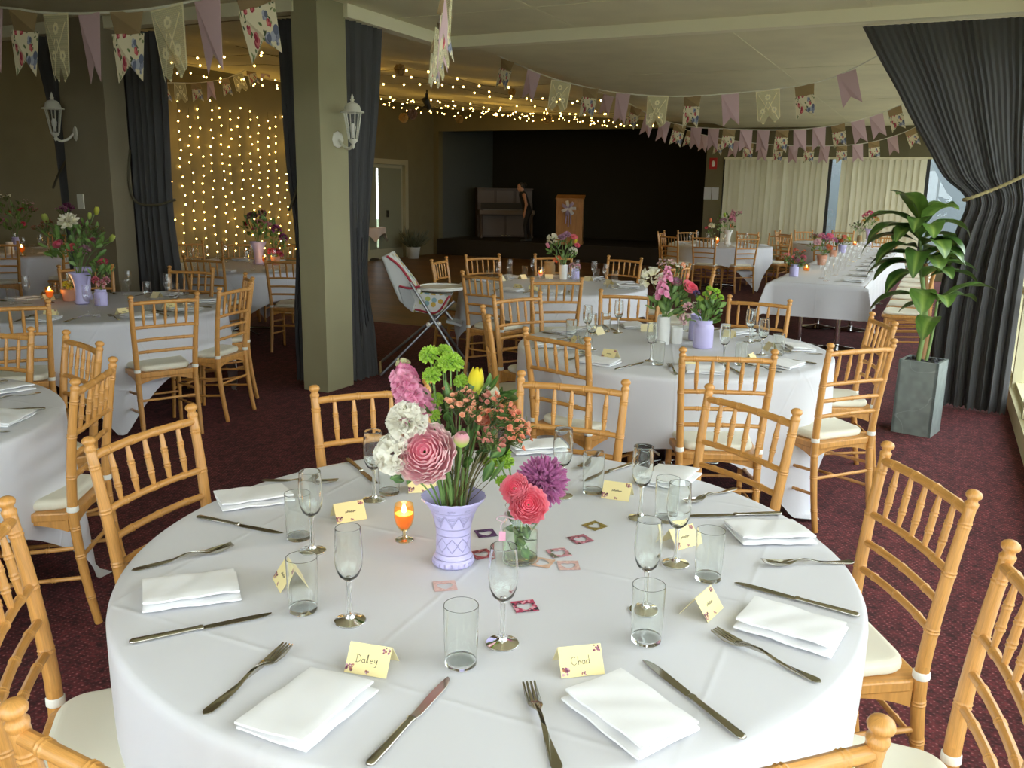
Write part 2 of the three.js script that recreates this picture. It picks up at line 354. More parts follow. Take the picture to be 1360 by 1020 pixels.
// ---------------------------------------------------------------- curtains
function curtain(label, rows, n, seedPhase = 0, broad = 6, mat = M.curtain, name = 'curtain') {
  const NS = n * 8, NT = 44, pos = [], uv = [], idx = [];
  const hs = rows.map((r) => r.h), get = (t, f) => { const x = t * (rows.length - 1), i = Math.min(rows.length - 2, Math.floor(x)), k = x - i, p = (j) => f(rows[clamp(j, 0, rows.length - 1)]); const a = p(i - 1), b = p(i), c = p(i + 1), d = p(i + 2); return b + 0.5 * k * (c - a + k * (2 * a - 5 * b + 4 * c - d + k * (3 * (b - c) + d - a))); };
  for (let j = 0; j <= NT; j++) {
    const t = j / NT, h = get(t, (r) => r.h), au = get(t, (r) => r.a[0]), av = get(t, (r) => r.a[1]), bu = get(t, (r) => r.b[0]), bv = get(t, (r) => r.b[1]), amp = get(t, (r) => r.amp);
    const L = Math.hypot(bu - au, bv - av), nu = -(bv - av) / L, nv = (bu - au) / L;
    for (let i = 0; i <= NS; i++) {
      const s = i / NS, ph = s * n * Math.PI * 2 + seedPhase + 0.9 * Math.sin(s * 9 + seedPhase * 3), m = 0.65 + 0.35 * Math.sin(s * 23 + seedPhase * 5);
      const kb = get(t, (r) => r.k ?? 0), ph2 = s * broad * Math.PI * 2 + 1.1 * Math.sin(s * 7 + seedPhase), o = amp * m * ((1 - kb) * Math.sin(ph) + kb * (0.25 * Math.sin(ph) + 1.5 * Math.sin(ph2))), along = amp * 0.15 * Math.sin(2 * ph) * (1 - kb);
      const p = W(lerp(au, bu, s) + nu * o + (bu - au) / L * along, h + (j === NT ? 0.008 * Math.sin(ph) : 0), lerp(av, bv, s) + nv * o + (bv - av) / L * along);
      pos.push(p.x, p.y, p.z); uv.push(s * n * 0.12, h);
    }
  }
  for (let j = 0; j < NT; j++) for (let i = 0; i < NS; i++) { const a = j * (NS + 1) + i, b = a + NS + 1; idx.push(a, b, a + 1, b, b + 1, a + 1); }
  const g = new THREE.BufferGeometry(); g.setAttribute('position', new THREE.Float32BufferAttribute(pos, 3)); g.setAttribute('uv', new THREE.Float32BufferAttribute(uv, 2)); g.setIndex(idx); g.computeVertexNormals();
  return tag(mesh(name, g, mat), label, 'curtain');
}
curtain('charcoal curtain swept aside and tied with rope by the planter', [
  { h: 2.945, a: [-0.75, 7.66], b: [0.60, 7.66], amp: 0.013 }, { h: 2.71, a: [-0.61, 7.66], b: [0.60, 7.66], amp: 0.014 }, { h: 2.49, a: [-0.47, 7.66], b: [0.60, 7.66], amp: 0.015, k: 0.1 },
  { h: 2.25, a: [-0.33, 7.65], b: [0.59, 7.66], amp: 0.017, k: 0.3 }, { h: 2.03, a: [-0.19, 7.63], b: [0.58, 7.65], amp: 0.019, k: 0.5 }, { h: 1.81, a: [-0.05, 7.6], b: [0.58, 7.64], amp: 0.02, k: 0.7 },
  { h: 1.64, a: [0.125, 7.56], b: [0.58, 7.62], amp: 0.022, k: 0.8 }, { h: 1.40, a: [0.08, 7.62], b: [0.58, 7.62], amp: 0.026, k: 1 }, { h: 1.1, a: [0.03, 7.70], b: [0.58, 7.6], amp: 0.03, k: 1 },
  { h: 0.6, a: [0.0, 7.74], b: [0.58, 7.58], amp: 0.032, k: 1 }, { h: 0.015, a: [0.02, 7.74], b: [0.58, 7.56], amp: 0.034, k: 1 }], 26, 0.4, 7);
tag(mesh('curtain_tie', bar([W(0.11, 1.64, 7.6), W(0.13, 1.645, 7.5), W(0.3, 1.72, 7.53), W(0.45, 1.80, 7.53), W(0.63, 1.92, 7.52)], (t, l) => 0.013 + 0.0025 * Math.sin(t * l * 190), 8, 90), M.rope), 'gold twisted rope holding the charcoal curtain by the window', 'tieback');
curtain('narrow charcoal curtain between the beam and square pillar, facing the fairy lights', [{ h: 2.95, a: [-4.98, 5.78], b: [-4.66, 5.78], amp: 0.03 }, { h: 1.9, a: [-4.94, 5.78], b: [-4.66, 5.78], amp: 0.035 }, { h: 1.2, a: [-4.86, 5.78], b: [-4.66, 5.78], amp: 0.035 }, { h: 0.6, a: [-4.9, 5.78], b: [-4.66, 5.78], amp: 0.04 }, { h: 0.02, a: [-4.9, 5.78], b: [-4.66, 5.78], amp: 0.04 }], 6, 1.3);
curtain('charcoal curtain hanging under the short beam behind the square pillar', [{ h: 2.95, a: [-4.43, 5.97], b: [-4.43, 6.50], amp: 0.03 }, { h: 2.3, a: [-4.43, 5.97], b: [-4.43, 6.42], amp: 0.03 }, { h: 1.6, a: [-4.43, 5.97], b: [-4.43, 6.28], amp: 0.03 }, { h: 0.9, a: [-4.43, 5.97], b: [-4.43, 6.20], amp: 0.035 }, { h: 0.4, a: [-4.43, 5.97], b: [-4.43, 6.3], amp: 0.04 }, { h: 0.02, a: [-4.43, 5.97], b: [-4.43, 6.34], amp: 0.04 }], 7, 2.1);
curtain('charcoal curtain beside the wide column, facing the olive wall', [{ h: 2.95, a: [-7.76, 5.64], b: [-7.27, 5.64], amp: 0.03 }, { h: 2.2, a: [-7.58, 5.64], b: [-7.27, 5.64], amp: 0.03 }, { h: 1.4, a: [-7.53, 5.64], b: [-7.27, 5.64], amp: 0.03 }, { h: 0.7, a: [-7.5, 5.64], b: [-7.27, 5.64], amp: 0.035 }, { h: 0.02, a: [-7.55, 5.64], b: [-7.27, 5.64], amp: 0.04 }], 6, 0.2);
curtain('charcoal curtain hanging between the wide column and the fairy lights', [{ h: 2.95, a: [-6.83, 5.80], b: [-6.24, 5.80], amp: 0.035 }, { h: 2.2, a: [-6.83, 5.80], b: [-6.25, 5.80], amp: 0.035 }, { h: 1.4, a: [-6.82, 5.80], b: [-6.27, 5.80], amp: 0.04 }, { h: 0.7, a: [-6.82, 5.80], b: [-6.2, 5.80], amp: 0.045 }, { h: 0.02, a: [-6.82, 5.80], b: [-6.12, 5.80], amp: 0.05 }], 7, 2.9);
for (const [pts, lab] of [[[W(-6.66, 1.95, 5.72), W(-6.66, 1.68, 5.68), W(-6.6, 1.50, 5.68), W(-6.35, 1.47, 5.70), W(-6.22, 1.52, 5.8)], 'slack rope tieback looped on the curtain beside the column'], [[W(-7.26, 1.9, 5.56), W(-7.42, 1.74, 5.56), W(-7.58, 1.6, 5.6)], 'rope tieback on the curtain facing the olive wall'], [[W(-4.65, 1.92, 5.7), W(-4.76, 1.62, 5.7), W(-4.88, 1.46, 5.74)], 'rope tieback on the curtain against the square pillar']])
  tag(mesh('curtain_tie', bar(pts, 0.011, 7), M.darkRope), lab, 'tieback');
// small fittings on walls
tag(roomBox('light_switch', -7.12, -7.04, 1.42, 1.55, 5.488, 5.5, M.lampWhite), 'white switch plate on the wide column', 'switch', null, 'thing');
{
  const sx = -4.72, t = thing('fire_sign', 'red fire sign with a white emblem on the wall beside the stage', 'sign', W(sx, 2.3, VE - 0.012), -TH);
  mesh('plate', boxG(0.17, 0.25, 0.012), std([0.45, 0.02, 0.02], 0.5), t); mesh('emblem', at(lathe([[0.0, -0.07], [0.03, -0.065], [0.032, 0.03], [0.012, 0.055], [0.0, 0.075]], 12).scale(1, 1, 0.1), 0, 0.005, 0.009), std([0.85, 0.83, 0.78], 0.6), t);
  const n = thing('wall_notice', 'two pale paper notices taped to the wall beside the stage', 'notice', W(sx, 1.66, VE - 0.006), -TH), paper = std([0.55, 0.56, 0.56], 0.8);
  mesh('sheet', boxG(0.16, 0.26, 0.004).translate(-0.085, 0, 0), paper, n); mesh('sheet', boxG(0.15, 0.26, 0.004).translate(0.085, 0.0, 0), paper, n);
}
// ---------------------------------------------------------------- chairs
const ringed = (base, marks, amp = 0.0021) => { const f = (t, len) => { let r = typeof base === 'function' ? base(t) : base; for (const m of marks) for (const o of [-0.0045, 0.0045]) { const d = ((t - m) * len + o) / 0.0022; r += amp * Math.exp(-d * d); } return r; }; f.marks = marks; return f; };
function chairParts(fine) {
  const seg = fine ? 10 : 6, k = fine ? 1 : 0.35, st = (n) => Math.max(3, Math.round(n * k)), R = (b, m) => (fine ? ringed(b, m) : b);
  const X = (h) => 0.185 + 0.022 * smooth(0.4, 0.96, h), Z = (h) => (h < 0.45 ? 0.19 + 0.055 * Math.pow((0.45 - h) / 0.45, 1.6) : 0.19 + 0.06 * Math.pow((h - 0.45) / 0.5, 1.5));
  const parts = [], add = (name, geo, mat, label) => parts.push([name, geo, mat, label]);
  for (const s of [-1, 1]) {
    const hs = [0, 0.15, 0.3, 0.45, 0.6, 0.78, 0.925].map((h) => V3(s * X(h), h, Z(h)));
    const post = bar(hs, R((t) => 0.0148 + 0.0035 * Math.sin(Math.PI * Math.min(1, t * 1.05)), [0.12, 0.3, 0.42, 0.64, 0.81, 0.95]), seg, st(100));
    const fin = lathe([[0.0, 0.046], [0.009, 0.045], [0.0165, 0.040], [0.0195, 0.033], [0.018, 0.027], [0.0125, 0.022], [0.0125, 0.016], [0.0165, 0.012], [0.0165, 0.007], [0.0145, 0.0]], fine ? 16 : 8);
    add('back_post', merge([post, at(fin, s * X(0.925), 0.922, Z(0.925), 0.13)]), M.wood);
    add('front_leg', bar([V3(s * 0.19, 0, -0.185), V3(s * 0.185, 0.42, -0.165)], R((t) => 0.0125 + 0.004 * t, [0.2, 0.4, 0.7, 0.93]), seg, st(50)), M.wood);
  }
  const rail = (h, r, bow, marks) => bar([V3(-X(h), h, Z(h)), V3(-X(h) * 0.5, h + 0.004, Z(h) + bow * 0.75), V3(0, h + 0.005, Z(h) + bow), V3(X(h) * 0.5, h + 0.004, Z(h) + bow * 0.75), V3(X(h), h, Z(h))], R(r, marks), seg, st(60));
  add('top_rail', rail(0.910, 0.0128, 0.010, [0.14, 0.38, 0.62, 0.86]), M.wood);
  for (const h of [0.752, 0.668, 0.588]) add('back_rail', rail(h, 0.0105, 0.009, [0.2, 0.5, 0.8]), M.wood);
  for (let i = 0; i < 5; i++) {
    const f = (i - 2) / 3, b = (1 - f * f) * 0.0095;
    add('spindle', bar([V3(f * X(0.752), 0.755, Z(0.752) + b), V3(f * X(0.910), 0.906, Z(0.910) + b)], R((t) => 0.0062 + 0.0036 * Math.sin(Math.PI * t), [0.34, 0.66]), fine ? 8 : 5, st(34)), M.wood);
  }
  const stretch = (a, b, m = [0.3, 0.7]) => add('stretcher', bar([a, b], R(0.0085, m), fine ? 8 : 5, st(24)), M.wood);
  for (const s of [-1, 1]) for (const h of [0.31, 0.19]) stretch(V3(s * 0.187, h - 0.03, -0.172), V3(s * X(h), h, Z(h)));
  for (const h of [0.33, 0.22]) stretch(V3(-0.187, h, -0.172), V3(0.187, h, -0.172));
  stretch(V3(-0.187, 0.27, Z(0.27)), V3(0.187, 0.27, Z(0.27)));
  // seat frame with a shaped apron, cushion, straps
  const seatShape = (w0, w1, d0, d1, r) => { const s = new THREE.Shape(); s.moveTo(-w0 + r, d0); s.lineTo(w0 - r, d0); s.quadraticCurveTo(w0, d0, w0, d0 + r); s.lineTo(w1, d1 - r); s.quadraticCurveTo(w1, d1, w1 - r, d1); s.lineTo(-w1 + r, d1); s.quadraticCurveTo(-w1, d1, -w1, d1 - r); s.lineTo(-w0, d0 + r); s.quadraticCurveTo(-w0, d0, -w0 + r, d0); return s; };
  const fr = new THREE.ExtrudeGeometry(seatShape(0.205, 0.185, -0.205, 0.195, 0.05), { depth: 0.022, bevelSize: 0.006, bevelThickness: 0.006, bevelSegments: fine ? 2 : 1, curveSegments: fine ? 6 : 3 });
  const apron = (pts, yaw, x, z) => { const s = new THREE.Shape(); s.moveTo(-0.17, 0); s.lineTo(0.17, 0); s.lineTo(0.17, -0.05); s.quadraticCurveTo(0.1, -0.02, 0, -0.018); s.quadraticCurveTo(-0.1, -0.02, -0.17, -0.05); s.lineTo(-0.17, 0); return at(new THREE.ExtrudeGeometry(s, { depth: 0.014, bevelEnabled: false, curveSegments: 6 }), x, 0.425, z, 0, yaw); };
  add('seat_frame', merge([fr.rotateX(Math.PI / 2).translate(0, 0.446, 0), apron(0, 0, 0, -0.185), apron(0, 0, 0, 0.172), apron(0, Math.PI / 2, -0.188, 0.0), apron(0, Math.PI / 2, 0.174, 0.0)]), M.wood);
  const cu = new THREE.ExtrudeGeometry(seatShape(0.175, 0.148, -0.17, 0.15, 0.055), { depth: 0.006, bevelSize: 0.024, bevelThickness: 0.018, bevelSegments: fine ? 5 : 2, curveSegments: fine ? 8 : 3 }).rotateX(Math.PI / 2).translate(0, 0.474, 0);
  add('cushion', cu, M.cushion);
  for (const s of [-1, 1]) add('strap', at(lathe([[0.0185, -0.011], [0.0215, -0.008], [0.0215, 0.008], [0.0185, 0.011]], 12), s * X(0.465), 0.466, Z(0.465)), M.strap);
  return parts;
}
const chairStock = {};
for (const kind of ['fine', 'plain']) {
  chairStock[kind] = stock(() => {
    const t = thing('chiavari_chair', '', 'chair');
    for (const [n, g, m] of chairParts(kind === 'fine')) mesh(n, g, m, t);
    return t;
  });
}
// a chair from the places of its two finials at 0.96 m and the table it faces
function chairAt(a, b, centre, label, group, kind = 'fine') {
  const A = P(...a, 0.96), B = P(...b, 0.96), m = A.clone().add(B).multiplyScalar(0.5);
  const toC = V3(centre.x - m.x, 0, centre.z - m.z), gap = toC.length(); toC.normalize(); if (gap < 1.1) m.addScaledVector(toC, gap - 1.1);
  let d = B.clone().sub(A), w = d.length(); d.y = 0; d.normalize();
  let f = V3(-d.z, 0, d.x); if (f.dot(toC) < 0) f.negate();
  if (w < 0.3 || w > 0.56 || f.dot(toC) < 0.35) f = toC;
  return chairPut(m.clone().addScaledVector(f, 0.25), f, label, group, kind);
}
function chairPut(p, f, label, group, kind = 'fine') { return chairStock[kind](V3(p.x, 0, p.z), Math.atan2(-f.x, -f.z), label, group); }

// ---------------------------------------------------------------- tables and cloths
const creaseTex = (() => { // ironed fold lines every quarter of the cloth, fine rumples
  const n = 1024;
  return dataTex(n, (x, y) => { let h = 0.5 + 0.10 * (N16(x, y) - 0.5) + 0.16 * (N4(x * 1.0, y) - 0.5) + 0.03 * (N64(x, y) - 0.5); for (const q of [x, y]) { const d = Math.abs(((q * 4 + 0.5) % 1) - 0.5) / 4 * n; h += 0.11 * Math.exp(-d * d / 9); } return h; });
})();
M.cloth = std([0.70, 0.70, 0.73], 0.78, { side: THREE.DoubleSide, bumpMap: creaseTex, bumpScale: 0.010 });
const TOP = 0.758;
function clothGeo(r, side, turn, k = 1, amp = 1, flare = 1) {
  const NA = Math.round(288 * k), NS = Math.round(46 * k), pos = [], uv = [], idx = [], cr = 0.02, ph0 = rr(0, 6);
  for (let j = 0; j <= NS; j++) for (let i = 0; i <= NA; i++) {
    const a = i / NA * Math.PI * 2, loc = a - turn, edge = side / 2 / Math.max(Math.abs(Math.cos(loc)), Math.abs(Math.sin(loc)));
    const q = j / NS, s = q < 0.4 ? r * (q / 0.4) : r + (edge - r) * ((q - 0.4) / 0.6), drop = s - r;
    const corner = Math.pow(Math.abs(Math.sin(2 * loc)), 3);
    let R = s, y = TOP;
    if (drop > 0) {
      const arc = Math.PI / 2 * cr, th = Math.min(drop / cr, Math.PI / 2), hang = Math.max(0, drop - arc);
      R = r + cr * Math.sin(th); y = TOP - cr * (1 - Math.cos(th)) - hang;
      const f = smooth(0, 0.35, hang), wave = Math.sin(a * 9 + ph0) * 0.6 + Math.sin(a * 14 + ph0 * 2.3) * 0.4;
      R += amp * f * (0.012 * flare + 0.040 * wave * (0.4 + 0.8 * corner) * flare + 0.10 * corner * hang * flare - 0.05 * (1 - flare) * hang);
      if (y < 0.012) { R += (0.012 - y) * 0.5; y = 0.012 + 0.012 * Math.abs(wave) * 0.6; }
    }
    pos.push(R * Math.cos(a), y, R * Math.sin(a)); uv.push(s * Math.cos(loc) / side + 0.5, s * Math.sin(loc) / side + 0.5);
  }
  for (let j = 0; j < NS; j++) for (let i = 0; i < NA; i++) { const a = j * (NA + 1) + i, b = a + NA + 1; idx.push(a, a + 1, b, b, a + 1, b + 1); }
  const g = new THREE.BufferGeometry(); g.setAttribute('position', new THREE.Float32BufferAttribute(pos, 3)); g.setAttribute('uv', new THREE.Float32BufferAttribute(uv, 2)); g.setIndex(idx); g.computeVertexNormals();
  return g;
}
const tableBoard = std([0.30, 0.22, 0.14], 0.6);
function roundTable(c, r, side, turn, what, k = 1, flare = 1) {
  const t = thing('round_table', `round banquet table ${what}`, 'table', V3(c.x, 0, c.z));
  mesh('table_top', lathe([[0.0, TOP - 0.036], [r - 0.014, TOP - 0.036], [r - 0.005, TOP - 0.028], [r - 0.005, TOP - 0.012], [r - 0.012, TOP - 0.006], [0, TOP - 0.006]], 48), tableBoard, t);
  mesh('pedestal', lathe([[0.05, 0.03], [0.035, 0.06], [0.035, TOP - 0.08], [0.11, TOP - 0.04], [0, TOP - 0.037]], 20), M.chrome, t);
  for (let i = 0; i < 4; i++) mesh('foot', at(bar([V3(0.03, 0.05, 0), V3(0.22, 0.03, 0), V3(0.34, 0.014, 0)], 0.014, 8), 0, 0, 0, 0, i * Math.PI / 2 + turn), M.chrome, t);
  const cl = mesh('tablecloth', clothGeo(r, side, turn, k, 1, flare), M.cloth); cl.position.set(c.x, 0, c.z);
  tag(cl, `white square tablecloth over the round table ${what}`, 'tablecloth');
  return t;
}

// ---------------------------------------------------------------- tableware
function napkinGeo(w, d) {
  // fine slabs so that the folds can sag
  const slab = (y0, th, dx, dz, sx, sz, lift, tw) => {
    const g = new THREE.BoxGeometry(w * sx, th, d * sz, 16, 2, 12), p = g.attributes.position;
    for (let i = 0; i < p.count; i++) {
      let x = p.getX(i), y = p.getY(i), z = p.getZ(i); const ex = Math.max(0, Math.abs(x) / (w * sx / 2) - 0.94) / 0.06, ez = Math.max(0, Math.abs(z) / (d * sz / 2) - 0.92) / 0.08;
      y *= 1 - 0.55 * Math.max(ex, ez) ** 2; x *= 1 - 0.012 * (Math.abs(y) > th * 0.3 ? 1 : 0);
      y += y0 + lift * smooth(-0.5, 0.5, z / d) + 0.0022 * Math.sin(x * 31 + tw * 7) * Math.sin(z * 27 + tw) + 0.001 * Math.sin(x * 80 + z * 50);
      p.setXYZ(i, x + dx + tw * z * 0.05, Math.max(0.0008, y), z + dz);
    }
    g.computeVertexNormals(); return g.toNonIndexed();
  };
  return merge([slab(0.0055, 0.0095, 0, 0, 1, 1, 0.002, 0.4), slab(0.0155, 0.010, -0.002, -0.005, 0.985, 0.95, 0.007, 0.9)]);
}
const napkins = [0, 1].map((i) => stock(() => tag(mesh('napkin', napkinGeo(0.2, 0.145), M.linen), '', 'napkin')));
const knifeStock = stock(() => {
  const t = thing('table_knife', '', 'knife');
  const s = new THREE.Shape(); s.moveTo(0.005, -0.006); s.lineTo(0.02, -0.0088); s.lineTo(0.10, -0.0098); s.quadraticCurveTo(0.138, -0.009, 0.145, 0.004); s.quadraticCurveTo(0.12, 0.0085, 0.08, 0.008); s.lineTo(0.005, 0.006); s.lineTo(0.005, -0.006);
  mesh('blade', new THREE.ExtrudeGeometry(s, { depth: 0.0008, bevelSize: 0.0006, bevelThickness: 0.0006, bevelSegments: 1, curveSegments: 10 }).rotateX(-Math.PI / 2).translate(0, 0.003, 0), M.steel, t);
  mesh('handle', lathe([[0, -0.135], [0.006, -0.134], [0.0092, -0.128], [0.009, -0.09], [0.0072, -0.03], [0.0068, -0.006], [0.0085, -0.003], [0.0085, 0.003], [0.0065, 0.006], [0, 0.007]], 14).rotateZ(-Math.PI / 2).scale(1, 0.52, 1).translate(0, 0.0052, 0), M.steel, t);
  return t;
});
const forkStock = stock(() => {
  const t = thing('table_fork', '', 'fork');
  const pts = [], N = 40, half = [];
  for (let i = 0; i <= N; i++) { const x = -0.125 + i / N * 0.185; let w = x < -0.115 ? 0.009 * Math.sqrt(clamp((x + 0.125) / 0.01, 0, 1)) : lerp(0.0092, 0.0032, smooth(-0.115, 0.0, x)); if (x > 0.02) w = lerp(0.0032, 0.0125, smooth(0.02, 0.052, x)); half.push([x, w]); }
  const sh = new THREE.Shape(); half.forEach(([x, w], i) => (i ? sh.lineTo(x, -w) : sh.moveTo(x, -w)));
  const tine = (y) => { for (const [x, o] of [[0.085, -0.0021], [0.112, -0.0013], [0.114, 0], [0.112, 0.0013], [0.085, 0.0021]]) sh.lineTo(x, y + o); };
  for (const [i, y] of [-0.0105, -0.0035, 0.0035, 0.0105].entries()) { tine(y); if (i < 3) { sh.lineTo(0.064, y + 0.0026); sh.lineTo(0.062, y + 0.0035); sh.lineTo(0.064, y + 0.0044); } }
  half.reverse().forEach(([x, w]) => sh.lineTo(x, w));
  const g = new THREE.ExtrudeGeometry(sh, { depth: 0.0016, bevelSize: 0.0006, bevelThickness: 0.0005, bevelSegments: 1 }).rotateX(-Math.PI / 2), p = g.attributes.position;
  for (let i = 0; i < p.count; i++) { const x = p.getX(i); p.setY(i, p.getY(i) + 0.0015 + 0.013 * Math.exp(-Math.pow((x - 0.012) / 0.042, 2)) + 0.012 * smooth(0.07, 0.114, x) + 0.001 * smooth(-0.06, -0.125, x)); }
  g.computeVertexNormals(); mesh('fork_body', g, M.steel, t); return t;
});
function between(st, p, q, label, group, y = TOP + 0.001) { // p handle end, q tip
  const d = q.clone().sub(p), m = p.clone().add(q).multiplyScalar(0.5); m.y = y;
  return st(m, Math.atan2(-d.z, d.x), label, group);
}
const fluteStock = {}, tumblerStock = {};
for (const [kind, seg, gm] of [['fine', 40, M.glassSolid], ['plain', 14, M.glass]]) {
  fluteStock[kind] = stock(() => {
    const t = thing('champagne_flute', '', 'glass');
    mesh('bowl', lathe([[0, 0.0955], [0.008, 0.0965], [0.014, 0.099], [0.0215, 0.107], [0.0275, 0.124], [0.0298, 0.145], [0.0292, 0.17], [0.0272, 0.195], [0.0264, 0.2095], [0.0258, 0.2108], [0.0250, 0.2095], [0.0259, 0.194], [0.0279, 0.17], [0.0285, 0.145], [0.0263, 0.1255], [0.0200, 0.1095], [0.0115, 0.1025], [0, 0.1005]], seg), gm, t);
    mesh('stem', lathe([[0, 0.0952], [0.0078, 0.0952], [0.0058, 0.09], [0.0048, 0.07], [0.0046, 0.04], [0.0062, 0.02], [0.011, 0.0112], [0, 0.0112]], seg > 20 ? 20 : 8), gm, t);
    mesh('foot', lathe([[0, 0.0108], [0.011, 0.0105], [0.02, 0.0065], [0.032, 0.0038], [0.034, 0.0025], [0.033, 0.0008], [0, 0.0008]], seg), gm, t);
    return t;
  });
  tumblerStock[kind] = stock(() => {
    const t = thing('tumbler', '', 'glass');
    mesh('wall', lathe([[0.0303, 0.0122], [0.0325, 0.05], [0.0335, 0.123], [0.0330, 0.1245], [0.0322, 0.123], [0.0312, 0.05], [0.0290, 0.0122], [0.0303, 0.0122]], seg), gm, t);
    mesh('base', lathe([[0, 0.0006], [0.028, 0.0006], [0.0305, 0.003], [0.0303, 0.012], [0.0290, 0.012], [0.022, 0.0115], [0, 0.0105]], seg), gm, t);
    return t;
  });
}
// tent cards: pale yellow, purple blossom print in the corners, a handwritten name
const ring = (cx, cy, rx, ry, a0, a1) => Array.from({ length: 15 }, (_, i) => { const a = lerp(a0, a1, i / 14); return [cx + Math.cos(a) * rx, cy + Math.sin(a) * ry]; });
const PEN = { // pen strokes of the handwritten names
  D: [[[8, 44], [6, 0]], [[2, 45], ...ring(8, 22, 24, 22, 1.5, -1.6), [3, 0]]], C: [ring(18, 23, 16, 23, 0.9, 5.6)], a: [ring(10, 10, 9, 10, 0.7, 6.6), [[19, 20], [18, 4], [23, 0]]], l: [[[4, 0], [8, 44], [12, 46], [10, 6], [15, 0]]],
  e: [[[2, 10], [18, 12], ...ring(10, 10, 9, 10, 0.3, 5.4)]], y: [[[3, 20], [5, 6], [12, 4], [18, 20]], [[19, 20], [14, -18], [6, -20]]], h: [[[5, 46], [4, 0]], [[4, 10], [10, 20], [17, 18], [18, 0]]], d: [ring(10, 10, 9, 10, 0.7, 6.6), [[20, 46], [19, 0]]],
};
function cardTexture(word) {
  return canvasTex(256, 176, (g, w, h) => {
    g.fillStyle = '#f3e2a6'; g.fillRect(0, 0, w, h);
    const blob = (x, y, r) => { for (let i = 0; i < 16; i++) { g.fillStyle = ['#6d2b4d', '#8b4a6b', '#c59ab0', '#4a1f38', '#a86a4e'][i % 5]; g.globalAlpha = 0.75; g.beginPath(); g.arc(x + rr(-r, r), y + rr(-r, r) * 0.8, rr(r * 0.15, r * 0.4), 0, 7); g.fill(); } g.globalAlpha = 1; };
    blob(w - 28, 22, 20); blob(26, h - 34, 24); blob(w * 0.52, h - 18, 12);
    g.strokeStyle = '#2b2620'; g.fillStyle = '#2b2620'; g.lineWidth = 3;
    if (word) { g.save(); g.translate(w / 2 - word.length * 15, h * 0.62); g.rotate(-0.04); g.lineCap = 'round'; for (const ch of word) { for (const st of PEN[ch]) { g.beginPath(); st.forEach(([x, y], i) => (i ? g.lineTo(x, -y) : g.moveTo(x, -y))); g.stroke(); } g.translate(ch < 'a' ? 38 : 25, 0); } g.restore(); }
    else { g.lineWidth = 5; g.beginPath(); g.moveTo(88, 96); for (let i = 0; i < 5; i++) g.bezierCurveTo(92 + i * 17, 60 + rr(-8, 8), 98 + i * 17, 112 + rr(-8, 8), 105 + i * 17, 86 + rr(-6, 6)); g.stroke(); }
  });
}
const plainCardTex = cardTexture(''), cardMats = { '': std([1, 1, 1], 0.8, { map: plainCardTex }), Daley: std([1, 1, 1], 0.8, { map: cardTexture('Daley') }), Chad: std([1, 1, 1], 0.8, { map: cardTexture('Chad') }) };
const leafG = (() => { const w = 0.085, l = 0.056, g = boxG(w, l, 0.0008); const uv = new THREE.BoxGeometry(w, l, 0.0008).attributes.uv; g.setAttribute('uv', uv); return g.translate(0, -l / 2, 0); })();
function placeCard(pos, yaw, word, label, group) { // the printed face looks along +z of the thing
  const t = thing('place_card', label, 'card', pos, yaw, group), tilt = 0.62, h = 0.056 * Math.cos(tilt);
  const f = mesh('front_leaf', leafG, cardMats[word] ?? cardMats[''], t); f.position.y = h; f.rotation.x = -tilt;
  const b = mesh('back_leaf', leafG, M.card, t); b.position.y = h; b.rotation.x = tilt; b.position.z = -0.0008;
  return t;
}
// square confetti card with a heart cut out
const confettiG = (() => { const s = new THREE.Shape(); const a = 0.026; s.moveTo(-a, -a); s.lineTo(a, -a); s.lineTo(a, a); s.lineTo(-a, a); s.lineTo(-a, -a); const h = new THREE.Path(), k = 0.0185; h.moveTo(0, -k); h.bezierCurveTo(k * 1.5, -k * 0.1, k * 1.05, k * 1.1, 0, k * 0.5); h.bezierCurveTo(-k * 1.05, k * 1.1, -k * 1.5, -k * 0.1, 0, -k); s.holes.push(h); return new THREE.ExtrudeGeometry(s, { depth: 0.0006, bevelEnabled: false, curveSegments: 10 }).rotateX(-Math.PI / 2); })();
const confettiPrint = (cols) => canvasTex(64, 64, (g) => { g.fillStyle = cols[0]; g.fillRect(0, 0, 64, 64); for (let i = 0; i < 40; i++) { g.fillStyle = cols[1 + i % (cols.length - 1)]; g.beginPath(); g.arc(rr(0, 64), rr(0, 64), rr(2, 7), 0, 7); g.fill(); } }, true, [18, 18]);
function confetti(px, py, cols, yaw, label) { const m = mesh('heart_cutout', confettiG, std([1, 1, 1], 0.8, { map: confettiPrint(cols) })); m.position.copy(P(px, py, TOP + 0.0022)); m.position.y = TOP + 0.0022; m.rotation.y = yaw; tag(m, label, 'paper cutout', 'heart cutout papers strewn around the vase'); }

